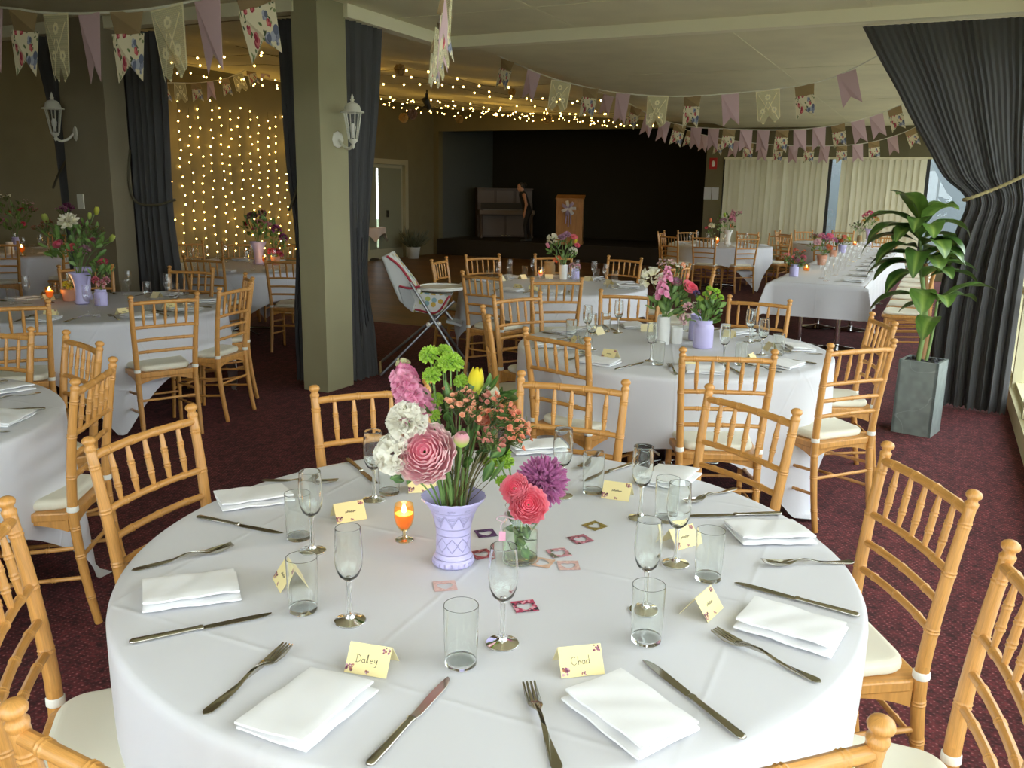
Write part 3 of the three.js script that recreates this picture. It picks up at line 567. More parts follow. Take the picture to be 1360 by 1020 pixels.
// ---------------------------------------------------------------- flowers (blooms open along +y, origin at the calyx)
function ranunculus(R, inner, outer, edge, fine = true) {
  const b = new Patches(), L = fine ? 10 : 4;
  for (let k = 0; k < L; k++) {
    const f = k / (L - 1), r0 = R * (0.13 + 0.87 * Math.pow(f, 0.9)), n = fine ? 4 + Math.round(k * 0.9) : 4 + k, half = (6.283 / n) * 0.72, end = lerp(2.3, 1.42, Math.pow(f, 0.8));
    for (let i = 0; i < n; i++) {
      const a0 = i / n * 6.283 + k * 1.9 + rr(-0.15, 0.15), r = r0 * rr(0.95, 1.06), wav = rr(0, 6), e = end + rr(-0.1, 0.06), skew = rr(-0.05, 0.05);
      b.patch(fine ? 7 : 4, fine ? 7 : 4, (s, t) => {
        const th = lerp(0.35, e * (1 - 0.07 * s * s), t), q = r * (1 + 0.05 * s * skew * 20 * t + (t > 0.7 ? 0.05 * Math.sin(s * 5 + wav) * (t - 0.7) / 0.3 : 0)), a = a0 + s * half * (0.35 + 0.65 * Math.sin(Math.PI * Math.min(0.75, 0.15 + 0.6 * t)));
        return [Math.cos(a) * q * Math.sin(th), -q * Math.cos(th) * 0.85 + R * 0.1, Math.sin(a) * q * Math.sin(th)];
      }, (s, t) => mixc(mixc(inner, outer, smooth(0.05, 0.95, f)), edge, smooth(0.6, 1, t) * (0.35 + 0.65 * f)));
    }
  }
  return b.build();
}
function mumBloom(R, n, ca, cb, width = 0.1, ball = 1.9) {
  const b = new Patches();
  for (let i = 0; i < n; i++) {
    const f = (i + 0.5) / n, th = Math.sqrt(f) * ball * 0.9, az = i * 2.39996, d = V3(Math.sin(th) * Math.cos(az), Math.cos(th), Math.sin(th) * Math.sin(az)), L = R * (0.62 + 0.38 * Math.sqrt(f)) * rr(0.92, 1.05), w = R * width;
    b.patch(2, 3, (s, t) => [s * w * Math.sin(Math.PI * (0.18 + 0.72 * t)), L * (0.25 + 0.75 * t), 0.35 * w * s * s + 0.18 * R * t * t], (s, t) => mixc(ca, cb, t * rr(0.85, 1.1)), aim(V3(0, R * 0.25, 0), d, az * 1.7));
  }
  return b.build();
}
function carnation(R, ca, cb, n = 60) {
  const b = new Patches();
  for (let i = 0; i < n; i++) {
    const f = (i + 0.5) / n, th = Math.sqrt(f) * 1.75, az = i * 2.39996, d = V3(Math.sin(th) * Math.cos(az), Math.cos(th), Math.sin(th) * Math.sin(az)), wv = rr(0, 6), dir = d.clone().multiplyScalar(0.8).add(V3(rr(-.5, .5), rr(-.1, .5), rr(-.5, .5))).normalize();
    b.patch(5, 3, (s, t) => [s * R * 0.36 * (0.3 + 0.7 * t), R * 0.62 * t * (1 - 0.1 * s * s), R * (0.13 * t * Math.sin(s * 7 + wv) + 0.1 * t * t)], (s, t) => mixc(ca, cb, t), aim(d.clone().multiplyScalar(R * 0.42), dir, az * 2.3));
  }
  return b.build();
}
function floret(b, pos, dir, r, ca, cb, n = 5) {
  for (let i = 0; i < n; i++) { const m = aim(pos, dir, i / n * 6.283).multiply(new THREE.Matrix4().makeRotationX(0.95)); b.patch(2, 2, (s, t) => [s * r * 0.62 * Math.sin(Math.PI * (0.12 + 0.7 * t)), r * t, -0.18 * r * s * s], (s, t) => mixc(ca, cb, t), m); }
}
function stockSpike(len, r, ca, cb, tip, n = 46) {
  const b = new Patches();
  for (let i = 0; i < n; i++) { const f = i / n, az = i * 2.39996, q = r * (1 - 0.55 * f), d = V3(Math.cos(az), 0.35 + f * 0.8, Math.sin(az)).normalize(), k = f > 0.8 ? tip : ca; floret(b, V3(Math.cos(az) * q * 0.55, f * len, Math.sin(az) * q * 0.55), d, q * rr(0.65, 0.85), k, mixc(cb, k, f > 0.8 ? 0.7 : 0), 5); }
  return b.build();
}
function budBloom(R, H, ca, cb, n = 6, open = 0.2) {
  const b = new Patches();
  for (const ring of [0, 1]) for (let i = 0; i < n / 2; i++) {
    const m = new THREE.Matrix4().makeRotationY((i * 2 + ring) / n * 6.283);
    b.patch(5, 6, (s, t) => { const rad = R * (0.25 + 0.85 * Math.sin(Math.PI * Math.min(0.98, 0.08 + 0.62 * t))) * (1 - (0.55 - open) * t * t), a = s * 1.25 * Math.sin(Math.PI * (0.12 + 0.84 * t)); return [Math.sin(a) * rad, H * t, Math.cos(a) * rad * (1 - 0.06 * ring)]; }, (s, t) => mixc(ca, cb, smooth(0.1, 0.9, t)), m);
  }
  return b.build();
}
function waxSprig(n, spread, height, ca, cb, r = 0.006, stemCol = [0.10, 0.13, 0.04]) { // a twiggy sprig with little flowers
  const b = new Patches();
  for (let i = 0; i < n; i++) {
    const az = i * 2.4, q = spread * Math.sqrt(rnd()), e = V3(Math.cos(az) * q, height * rr(0.55, 1), Math.sin(az) * q), s0 = V3(e.x * 0.15, e.y * rr(0.05, 0.4), e.z * 0.15);
    const dir = e.clone().sub(s0), L = dir.length();
    for (const sp of [0, 1.57]) b.patch(1, 3, (s, t) => [s * 0.0011, L * t, 0.08 * L * Math.sin(3.1 * t) * 0.4], () => stemCol, aim(s0, dir, sp));
    floret(b, e, dir.clone().add(V3(rr(-.5, .5), rr(0, 1), rr(-.5, .5))).normalize(), r * rr(0.8, 1.3), ca, cb, 5);
    for (let k = 0; k < 5; k++) { const t0 = rr(0.2, 0.95), p = s0.clone().lerp(e, t0); b.patch(1, 2, (s, t) => [s * 0.0014 * Math.sin(Math.PI * (0.1 + 0.85 * t)), 0.02 * t, 0], () => mixc(stemCol, [0.15, 0.24, 0.06], rnd()), aim(p, V3(rr(-1, 1), rr(0.3, 1), rr(-1, 1)), 0)); }
  }
  return b.build();
}
function leafPatch(b, pos, dir, spin, len, wid, bend, ca, cb, nu = 4, nv = 8) {
  b.patch(nu, nv, (s, t) => { const w = wid * Math.pow(Math.sin(Math.PI * clamp(0.04 + 0.94 * t, 0, 1)), 0.8); const a = bend * t; return [s * w, len * (bend ? Math.sin(a) / bend : t), len * (bend ? (1 - Math.cos(a)) / bend : 0) + 0.22 * w * Math.abs(s)]; }, (s, t) => (Math.abs(s) < 0.1 ? mixc(cb, [0.3, 0.4, 0.15], 0.3) : mixc(ca, cb, t)), aim(pos, dir, spin));
}
const COL = {
  pink: lin('#e8a9b5'), pinkDeep: lin('#e2788f'), pinkPale: lin('#f6d8d5'), coral: lin('#ee5f78'), coralLight: lin('#f78da0'), white: lin('#f2eedd'), cream: lin('#f4efc6'), green: lin('#8fbe2f'), greenLight: lin('#bcdc5c'),
  greenDark: lin('#2c4a1c'), greenMid: lin('#4d7530'), magenta: lin('#b0559a'), magentaDeep: lin('#86336f'), stock: lin('#e583ae'), stockLight: lin('#f4b6cf'), yellow: lin('#e8d84a'), yellowGreen: lin('#b9c24a'), orange: lin('#e98a5f'), orangeLight: lin('#f3b48f'),
  peach: lin('#eeb093'), red: lin('#b3243f'), mauve: lin('#b58ba6'), maroon: lin('#5c2340'), dusty: lin('#a5707c'), greenGrey: lin('#5d7350'),
};
// a loose flower: stem from the vase, bloom turned to a direction
function flower(name, label, category, from, to, dir, bloom, opt = {}) {
  const t = thing(name, label, category, from, 0, opt.group), rel = to.clone().sub(from), d = dir.clone().normalize();
  const mid = rel.clone().multiplyScalar(0.55).add(V3(-rel.x * 0.22, rel.length() * 0.02, -rel.z * 0.22)), end = rel.clone().addScaledVector(d, -(opt.back ?? 0.0));
  mesh('stem', bar([V3(0, 0, 0), mid, end], opt.stem ?? 0.0026, 6, 12), opt.stemMat ?? M.stem, t);
  const bl = mesh('bloom', bloom, M.petal, t); bl.applyMatrix4(aim(rel, d, opt.spin ?? 0));
  if (opt.leaves) { const pb = new Patches(); for (let i = 0; i < opt.leaves; i++) { const f = rr(0.3, 0.85), p = mid.clone().lerp(end, f - 0.3); leafPatch(pb, p, V3(rr(-1, 1), rr(0.1, 1), rr(-1, 1)).normalize(), rr(0, 6), rr(0.035, 0.06), rr(0.008, 0.014), rr(0.2, 0.9), COL.greenDark, COL.greenMid); } mesh('leaves', pb.build(), M.leaf, t); }
  return t;
}
// a bouquet further away: one thing whose blooms are its parts. blooms: [px, py, type, colourA, colourB, radius px]
const pxPerM = (p) => { const cp = Math.cos(PITCH), sp = Math.sin(PITCH); return FOCAL / (-sp * (p.y - EYE) - cp * p.z); };
function bouquet(label, mouth, blooms, greens, group) {
  const t = thing('flower_bouquet', label, 'flowers', mouth, 0, group), st = [];
  const k = 1 / pxPerM(mouth);
  for (const [px, py, type, ca, cb, rp, dz = 0] of blooms) {
    const w = PZ(px, py, mouth.z + dz), rel = w.clone().sub(mouth), r = rp * k, d = rel.clone().normalize().add(V3(0, 0.25, 0.75)).normalize();
    const geo = type === 'ran' ? ranunculus(r * 0.85, ca, cb, cb, false) : type === 'mum' ? mumBloom(r, 60, ca, cb, 0.2) : type === 'carn' ? carnation(r, ca, cb, 18) : type === 'stock' ? stockSpike(r * 2.6, r * 0.9, ca, cb, cb, 18) : type === 'bud' ? budBloom(r * 0.6, r * 1.8, ca, cb) : waxSprig(14, r * 1.3, r * 1.6, ca, cb, r * 0.24);
    const up = type === 'stock' || type === 'bud' || type === 'wax';
    mesh('bloom', geo, M.petal, t).applyMatrix4(aim(up ? rel.clone().addScaledVector(V3(0, -1, 0), r) : rel, up ? V3(rel.x, rel.y * 1.5, rel.z).normalize() : d, 0));
    st.push(bar([V3(0, -0.05, 0), rel.clone().multiplyScalar(0.5).add(V3(-rel.x * 0.15, 0, -rel.z * 0.15)), rel.clone().addScaledVector(d, -r * 0.2)], 0.0028, 4, 6));
  }
  mesh('stems', merge(st), M.stem, t);
  const pb = new Patches(), [cx, cy, rx, ry, n, ls = 1] = greens;
  for (let i = 0; i < n; i++) { const a = rr(0, 6.28), q = Math.sqrt(rnd()), w = PZ(cx + Math.cos(a) * q * rx, cy + Math.sin(a) * q * ry, mouth.z).sub(mouth); w.z += rr(-1, 1) * rx * k * 0.8 * Math.sqrt(1 - q * q); leafPatch(pb, w, w.clone().normalize().add(V3(rr(-.8, .8), rr(-.4, .8), rr(-.5, .8))).normalize(), rr(0, 6), rr(0.05, 0.085) * ls, rr(0.012, 0.02) * ls, rr(0, 1), mixc(COL.greenDark, COL.greenMid, rnd() * 0.5), mixc(COL.greenMid, COL.greenLight, rnd() * 0.25), 2, 4); }
  mesh('foliage', pb.build(), M.leaf, t);
  return t;
}
const vaseProfiles = {
  tall: [[0.0, 0], [0.046, 0], [0.052, 0.006], [0.051, 0.016], [0.044, 0.03], [0.043, 0.05], [0.043, 0.085], [0.046, 0.105], [0.053, 0.13], [0.063, 0.15], [0.073, 0.163], [0.078, 0.17], [0.0785, 0.174], [0.075, 0.172], [0.06, 0.15], [0.047, 0.12], [0.038, 0.08], [0.038, 0.02], [0, 0.012]],
  jar: [[0, 0], [0.038, 0], [0.042, 0.004], [0.043, 0.02], [0.043, 0.1], [0.041, 0.112], [0.036, 0.12], [0.034, 0.124], [0.037, 0.126], [0.037, 0.14], [0.035, 0.1415], [0.033, 0.138], [0.033, 0.122], [0.038, 0.105], [0.039, 0.01], [0, 0.006]],
  cylinder: [[0, 0], [0.036, 0], [0.039, 0.004], [0.04, 0.15], [0.038, 0.165], [0.036, 0.17], [0.034, 0.165], [0.036, 0.14], [0.035, 0.008], [0, 0.006]],
  pot: [[0, 0], [0.04, 0], [0.043, 0.004], [0.052, 0.07], [0.055, 0.072], [0.055, 0.095], [0.05, 0.096], [0.047, 0.075], [0.04, 0.01], [0, 0.008]],
};
const solids = [];   // places already taken on the tables
function vase(name, label, pos, profile, mat, sx = 1, sy = 1, seg = 28) { solids.push([pos, 0.075 * sx]); const m = mesh(name, lathe(vaseProfiles[profile].map(([r, y]) => [r * sx, y * sy]), seg), mat); m.position.copy(pos); return tag(m, label, 'vase'); }
// glass goblet with a burning candle
function candleGoblet(pos, label, group, sc = 1) {
  solids.push([pos, 0.03 * sc]);
  const t = thing('candle_goblet', label, 'candle', pos, 0, group); t.scale.setScalar(sc);
  mesh('bowl', lathe([[0.004, 0.026], [0.012, 0.03], [0.021, 0.044], [0.0262, 0.064], [0.0262, 0.084], [0.024, 0.099], [0.0234, 0.0985], [0.0254, 0.084], [0.0254, 0.064], [0.0203, 0.045], [0.0115, 0.0315], [0, 0.03]], 28), amberGlass, t);
  mesh('stem', lathe([[0, 0.03], [0.006, 0.027], [0.005, 0.018], [0.006, 0.01], [0.012, 0.006]], 14), amberSolid, t);
  mesh('foot', lathe([[0.011, 0.007], [0.022, 0.004], [0.025, 0.001], [0, 0.0006]], 24), amberSolid, t);
  mesh('wax', lathe([[0, 0.034], [0.010, 0.034], [0.019, 0.046], [0.0244, 0.064], [0.0246, 0.074], [0.022, 0.0745], [0, 0.073]], 24), waxMat, t);
  mesh('flame', lathe([[0, 0.074], [0.006, 0.078], [0.0075, 0.083], [0.004, 0.093], [0, 0.101]], 12), flameMat, t);
  const l = new THREE.PointLight(new THREE.Color(1, 0.62, 0.22), 0.03, 0, 2); l.position.set(0, 0.086, 0); l.castShadow = true; l.shadow.radius = 0.3; t.add(l);
  return t;
}
const amberGlass = phys([1, 0.86, 0.58], 0.02, { transmission: 1, thickness: 0, ior: 1.5, side: THREE.DoubleSide }), amberSolid = phys([0.95, 0.75, 0.35], 0.05, { transmission: 1, thickness: 0.01, ior: 1.45 }), waxMat = phys([0.82, 0.46, 0.20], 0.6, { transmission: 0.3, thickness: 0 });
const flameMat = std([1, 0.8, 0.4], 0.5, { emissive: new THREE.Color(1, 0.72, 0.25), emissiveIntensity: 30 });
// ---------------------------------------------------------------- the tables
const c2 = (x, z) => V3(x, 0, z);
const T = {
  T1: { c: c2(-0.044, -2.045), r: 0.868, side: 2.5, turn: 0.42, what: 'with the Daley and Chad cards', n: 1.4, flare: 0.15 },
  T2: { c: c2(0.95, -5.1), r: 0.9, side: 2.55, turn: 0.15, what: 'with white vases and coral ranunculus', n: 1 },
  T3: { c: c2(0.38, -8.48), r: 0.9, side: 2.3, turn: 0.55, what: 'beside the high chair', n: 0.7 },
  T4: { c: c2(3.7, -15.8), r: 0.9, side: 2.4, turn: 0.3, what: 'before the vertical blinds', n: 0.5 },
  T5: { c: c2(6.25, -17.0), r: 0.85, side: 2.4, turn: 0.3, what: 'beyond the long table', n: 0.4 },
  L1: { c: c2(-3.1, -6.42), r: 0.9, side: 2.42, turn: 0.25, what: 'with the small terracotta pot', n: 0.8 },
  L2: { c: c2(-6.67, -11.3), r: 0.9, side: 2.4, turn: 0.1, what: 'by the olive side wall', n: 0.5 },
  L3: { c: c2(-3.1, -9.9), r: 0.9, side: 2.4, turn: 0.75, what: 'before the fairy light curtain', n: 0.6 },
  L4: { c: c2(-2.68, -3.08), r: 0.9, side: 2.5, turn: 0.4, what: 'without flowers near the Daley table', n: 0.8 },
};
for (const t of Object.values(T)) roundTable(t.c, t.r, t.side, t.turn, t.what, t.n, t.flare ?? 0.8);
const wood = 'honey bamboo-turned chair with ivory cushion';
const chairs = {
  T1: [[117.6, 583, 253.5, 539, 'its back to the neighbouring flowerless table'], [430, 513, 556, 505, 'half hidden by the big pink ranunculus'], [693, 494, 830.6, 506, 'behind the purple chrysanthemum'], [932, 509, 1072, 549, 'back to back with the next table'], [1179, 589, 1295, 655, 'seen whole beside the window aisle'], [1345.5, 725, 1436, 848, 'turned with its spindles to the windows'], [1169, 959, 800, 1036, 'in front of the Chad card'], [17.6, 937, 320, 1070, 'in front of the Daley card'], [9, 668, -58, 760, 'cropped, seat under the hanging cloth']],
  T2: [[701, 436, 776.5, 448.5, 'back toward the near table, beside an edge-on chair'], [911, 463, 1025.6, 466, 'squarely back-on before the lavender jars'], [1110, 457, 1181.7, 451.7, 'side-on at the aisle, all four legs showing'], [1158, 415, 1190, 429, 'half behind another chair, facing away from planter'], [971, 392.6, 1047.6, 398.5, 'beyond the glasses, towards the long table corner'], [802, 385, 871, 388, 'behind the white vases'], [641, 406, 648, 419, 'edge-on so only two posts show'], [661.5, 392, 711.8, 388, 'with cushion showing before the high chair']],
  T3: [[614.7, 359.7, 664, 364, 'partly overlapped, between high chair and front seats'], [708, 369, 771.8, 369, 'squarely back-on before the white vase'], [573, 344.7, 592.6, 341, 'small, just beyond the high chair tray'], [622.6, 338.5, 658.8, 337.6, 'facing us across the table near the piano'], [717, 337.6, 753, 338, 'hidden by the round bouquet'], [809, 339.7, 851.5, 342.6, 'facing us across the table near the lectern'], [885, 353, 918, 350, 'peeping out behind coral ranunculus'], [946, 360, 950, 357, 'edge-on behind lime green flowers']],
  T4: [[877.6, 311, 899, 311.7], [880, 307.5, 897, 307.5], [917, 307.5, 940, 307.5], [921, 312, 953.5, 313.5], [974, 314, 1006.5, 314], [981, 307.5, 1005.6, 308.5], [1026, 310.5, 1047, 311.5]],
  L1: [[179, 393.5, 256, 389, 'squarely back-on before the small terracotta table'], [299, 380, 326, 377, 'side-on beside the square pillar aisle'], [317.6, 364, 338, 367, 'half hidden behind the side-on chair'], [219, 355, 269, 357, 'across the table beside the column curtain'], [-30, 402, 50.6, 399, 'cropped by its table of terracotta and lavender']],
  L3: [[228, 321, 266, 320], [304, 321, 330.6, 321], [376, 322, 402, 322], [243, 339.7, 297, 341.5, 'dark, back-on before the fairy lights'], [357, 342, 402, 343, 'beside the pillar curtain, before the fairy lights']],
  L4: [[62, 443.5, 100.6, 457.6, 'edge of flowerless table, facing the cropped cloth'], [95, 505, 145.6, 476, 'tall posts by the flowerless table, cushion showing'], [-48, 438, -2, 435, 'half hidden at the far rim of flowerless table']],
};
const placed = {};
for (const [k, list] of Object.entries(chairs)) {
  const fine = k === 'T1' || k === 'T2' || k === 'L4' || k === 'L1' || k === 'T3';
  placed[k] = list.map(([ax, ay, bx, by, extra]) => chairAt([ax, ay], [bx, by], T[k].c, extra ? `${wood}, ${extra}` : `${wood} at the round table ${T[k].what}`, extra ? null : `chairs at the round table ${T[k].what}`, fine ? 'fine' : 'plain'));
}
function ringChairs(k, list, kind = 'plain') { // [angle in degrees, distance]
  placed[k] = (placed[k] ?? []).concat(list.map(([deg, d]) => { const a = deg * Math.PI / 180, o = V3(Math.cos(a), 0, Math.sin(a)); return chairPut(T[k].c.clone().addScaledVector(o, d), o.clone().negate(), `${wood} at the round table ${T[k].what}`, `chairs at the round table ${T[k].what}`, kind); }));
}
const dirTo = (k, x, z) => Math.atan2(z - T[k].c.z, x - T[k].c.x) * 180 / Math.PI;
ringChairs('L1', [[dirTo('L1', -3.75, -7.6), 0.98], [dirTo('L1', -4.6, -7.0), 1.2]]);
ringChairs('L3', [[170, 1.0]]);
ringChairs('L2', [[60, 0.95], [-35, 0.95], [-80, 0.95], [15, 0.95]]);
ringChairs('T5', [[-150, 0.9], [-105, 0.9], [-65, 0.9], [-20, 0.9], [120, 0.9], [165, 0.9]]);

// settings on the other round tables: one in front of each chair
const onT = (k, noun, extra = '') => [`${noun} on the round table ${T[k].what}`, `${noun.split(' ').slice(-1)[0]} pieces on the round table ${T[k].what}`];
function ringSetting(k, chair, kind, lite) {
  const c = T[k].c, e = chair.position.clone().sub(c); e.y = 0; e.normalize();
  const t = V3(-e.z, 0, e.x), q = (r, s) => c.clone().addScaledVector(e, r).addScaledVector(t, s + rr(-0.012, 0.012)).setY(TOP + 0.0015), yaw = Math.atan2(-t.z, t.x), R = T[k].r;
  const free = (r, s, need) => { for (let k = 0; k < 8; k++) { const p = q(r, s + (k % 2 ? 1 : -1) * Math.ceil(k / 2) * 0.055); if (solids.every(([o, ro]) => Math.hypot(o.x - p.x, o.z - p.z) > ro + need)) { solids.push([p, need]); return p; } } return null; };
  const stand = (st, r, s, need, ...lab) => { const p = free(r, s, need); if (p) st(p, 0, ...lab); };
  pick(napkins)(q(R - 0.15, 0), yaw + rr(-0.25, 0.25) + (rnd() < 0.5 ? Math.PI / 2 : 0), ...onT(k, 'folded white napkin'));
  if (!lite) {
    between(knifeStock, q(R - 0.06, -0.17), q(R - 0.33, -0.16), ...onT(k, 'steel table knife'));
    between(forkStock, q(R - 0.07, 0.16), q(R - 0.30, 0.16), ...onT(k, 'steel table fork'));
    const cp = free(R - 0.33, 0.05, 0.045); if (cp) placeCard(cp, Math.atan2(e.x, e.z) + rr(-0.3, 0.3), '', ...onT(k, 'pale yellow name card'));
  }
  stand(fluteStock[kind], R - 0.40, -0.17, 0.035, ...onT(k, 'clear champagne flute'));
  stand(tumblerStock[kind], R - 0.34, -0.25, 0.035, ...onT(k, 'clear straight tumbler'));
}

// ---------------------------------------------------------------- the near table's ware, piece by piece
const on1 = (px, py) => P(px, py, TOP).setY(TOP + 0.0015);
const near1 = 'on the table with Daley and Chad cards', beside = ['in front of the Daley card', 'in front of the Chad card', 'by the window-side card', 'by the card behind two flutes', 'by the card with three dots', 'beside the purple chrysanthemum', 'by the card near the candle', 'by the card behind a tumbler'];
const nap = (i, px, py, ax, ay, bx, by, lab) => { const a = on1(ax, ay), b = on1(bx, by), d = b.sub(a); napkins[i](on1(px, py), Math.atan2(-d.z, d.x), lab); };
nap(0, 412, 946, 340, 960, 430, 892, 'folded white napkin lying slantwise below the Daley card');
nap(0, 835, 953, 780, 950, 845, 1000, 'folded white napkin lying below the Chad card');
nap(1, 1050, 838, 985, 815, 1105, 850, 'thick folded white napkin between a fork and a long knife');
nap(0, 1022, 712, 985, 724, 1080, 722, 'folded white napkin between two steel knives at the aisle side');
nap(1, 890, 638, 868, 655, 905, 625, 'folded white napkin behind the flutes, beside the back-to-back chairs');
nap(0, 338, 665, 300, 668, 375, 658, 'folded white napkin beyond the knife, near the cropped fork');
nap(1, 255, 790, 192, 795, 318, 778, 'folded white napkin beside the card behind a tumbler');
nap(0, 715, 597, 700, 600, 738, 598, 'folded white napkin half hidden by the purple chrysanthemum');
const cut = (st, hx, hy, tx, ty, lab) => between(st, on1(hx, hy), on1(tx, ty), lab);
cut(knifeStock, 488, 1022, 595, 905, 'steel knife between the Daley napkin and the tumbler');
cut(knifeStock, 992, 988, 857, 880, 'steel knife beside the Chad napkin');
cut(knifeStock, 1146, 822, 978, 776, 'steel knife above the thick napkin');
cut(knifeStock, 1036, 684, 918, 687, 'steel knife behind the napkin at the aisle side');
cut(knifeStock, 168, 857, 358, 818, 'steel knife below the napkin beside a tumbler');
cut(knifeStock, 260, 688, 373, 710, 'steel knife between two napkins, pointing at a flute');
cut(knifeStock, 462, 612, 498, 642, 'steel knife at the table edge behind the flute, by the half hidden chair');
cut(knifeStock, 836, 619, 785, 636, 'steel knife lying behind a tumbler under the tall chairs');
cut(forkStock, 270, 952, 388, 860, 'steel fork beside the Daley napkin');
cut(forkStock, 742, 1028, 700, 910, 'steel fork beside the Chad napkin');
cut(forkStock, 1086, 907, 945, 843, 'steel fork below the thick napkin');
cut(forkStock, 1112, 749, 1030, 752, 'steel fork between the aisle-side napkin and long knife');
cut(forkStock, 965, 654, 922, 668, 'steel fork beyond the knife at the aisle side');
cut(forkStock, 183, 758, 308, 730, 'steel fork lying above the napkin beside a tumbler');
cut(forkStock, 365, 640, 436, 643, 'steel fork at the table edge beyond a flute');
cut(forkStock, 800, 600, 769, 627, 'steel fork behind the purple chrysanthemum');
for (const [px, py, l] of [[465, 826, 'clear champagne flute above the Daley card'], [667, 856, 'clear champagne flute between the tumbler and the Chad card'], [897, 750, 'clear champagne flute before the card behind it, beside a tumbler'], [856, 812, 'clear champagne flute standing behind a tumbler, near the Chad card'], [850, 689, 'clear champagne flute beside the card with dots'], [415, 733, 'clear champagne flute beside a tumbler, pointed at by a knife'], [497, 665, 'clear champagne flute beside the small red rosebud'], [746, 660, 'clear champagne flute behind the purple chrysanthemum']]) fluteStock.fine(on1(px, py), 0, l);
for (const [px, py, l] of [[403, 812, 'clear tumbler hiding part of a yellow card'], [612, 883, 'clear tumbler between the Daley and Chad cards'], [858, 852, 'clear tumbler in front of a flute, near the Chad card'], [940, 770, 'clear tumbler beside the aisle-side napkin'], [787, 655, 'clear tumbler beside the card with dots'], [397, 716, 'clear tumbler behind a flute, near the candle'], [517, 656, 'clear tumbler beneath the small red rosebud'], [884, 692, 'clear tumbler hidden behind a flute'], [662, 618, 'clear tumbler behind the waxflowers']]) tumblerStock.fine(on1(px, py), 0, l);
for (const [px, py, yaw, word, l] of [[494, 886, -0.25, 'Daley', 'pale yellow name card reading Daley'], [768, 887, 0.22, 'Chad', 'pale yellow name card reading Chad'], [932, 812, 0.95, '', 'pale yellow name card standing before the thick napkin'], [903, 722, 0.6, '', 'pale yellow name card seen behind two flutes'], [820, 660, -0.35, '', 'pale yellow name card with dark dots beside a flute'], [463, 688, 0.5, '', 'pale yellow name card near the candle goblet'], [386, 775, -1.1, '', 'pale yellow name card half behind a tumbler'], [560, 650, 0.2, '', 'pale yellow name card behind the lavender vase stems']]) placeCard(on1(px, py), yaw, word, l);
confetti(790, 698, ['#8a7433', '#7b6a2c', '#9c8645'], 0.7, 'gold heart-cutout paper square');
confetti(771, 716, ['#b06a78', '#d99aa4', '#5a3a35'], 0.5, 'dusty pink heart-cutout paper square beside the gold one');
confetti(742, 734, ['#c78b93', '#e5c1c2', '#6d6a52'], 0.35, 'pale rose heart-cutout paper square between two others');
confetti(755, 751, ['#d8b3ac', '#e0c3b8', '#caa39c'], 0.05, 'beige pink heart-cutout paper square near the jar');
confetti(720, 747, ['#d9b39a', '#dcc0a8', '#cfa68a'], 1.2, 'peach heart-cutout paper square touching the jar');
confetti(645, 708, ['#55355f', '#3d2546', '#6d4a78'], 0.3, 'dark purple heart-cutout paper square behind the vase');
confetti(640, 736, ['#a8535b', '#c98a88', '#7d3a40'], 0.5, 'red heart-cutout paper square between vase and jar');
confetti(591, 778, ['#dcb7b2', '#e3c6c0', '#cfa9a4'], 0.2, 'faint pink heart-cutout paper square in front of the vase');
confetti(697, 805, ['#b8405c', '#e3a5b2', '#3c3038'], 0.25, 'crimson heart-cutout paper square beside a flute foot');
candleGoblet(on1(537, 718), 'amber glass goblet with burning candle beside the lavender vase', null, 1);

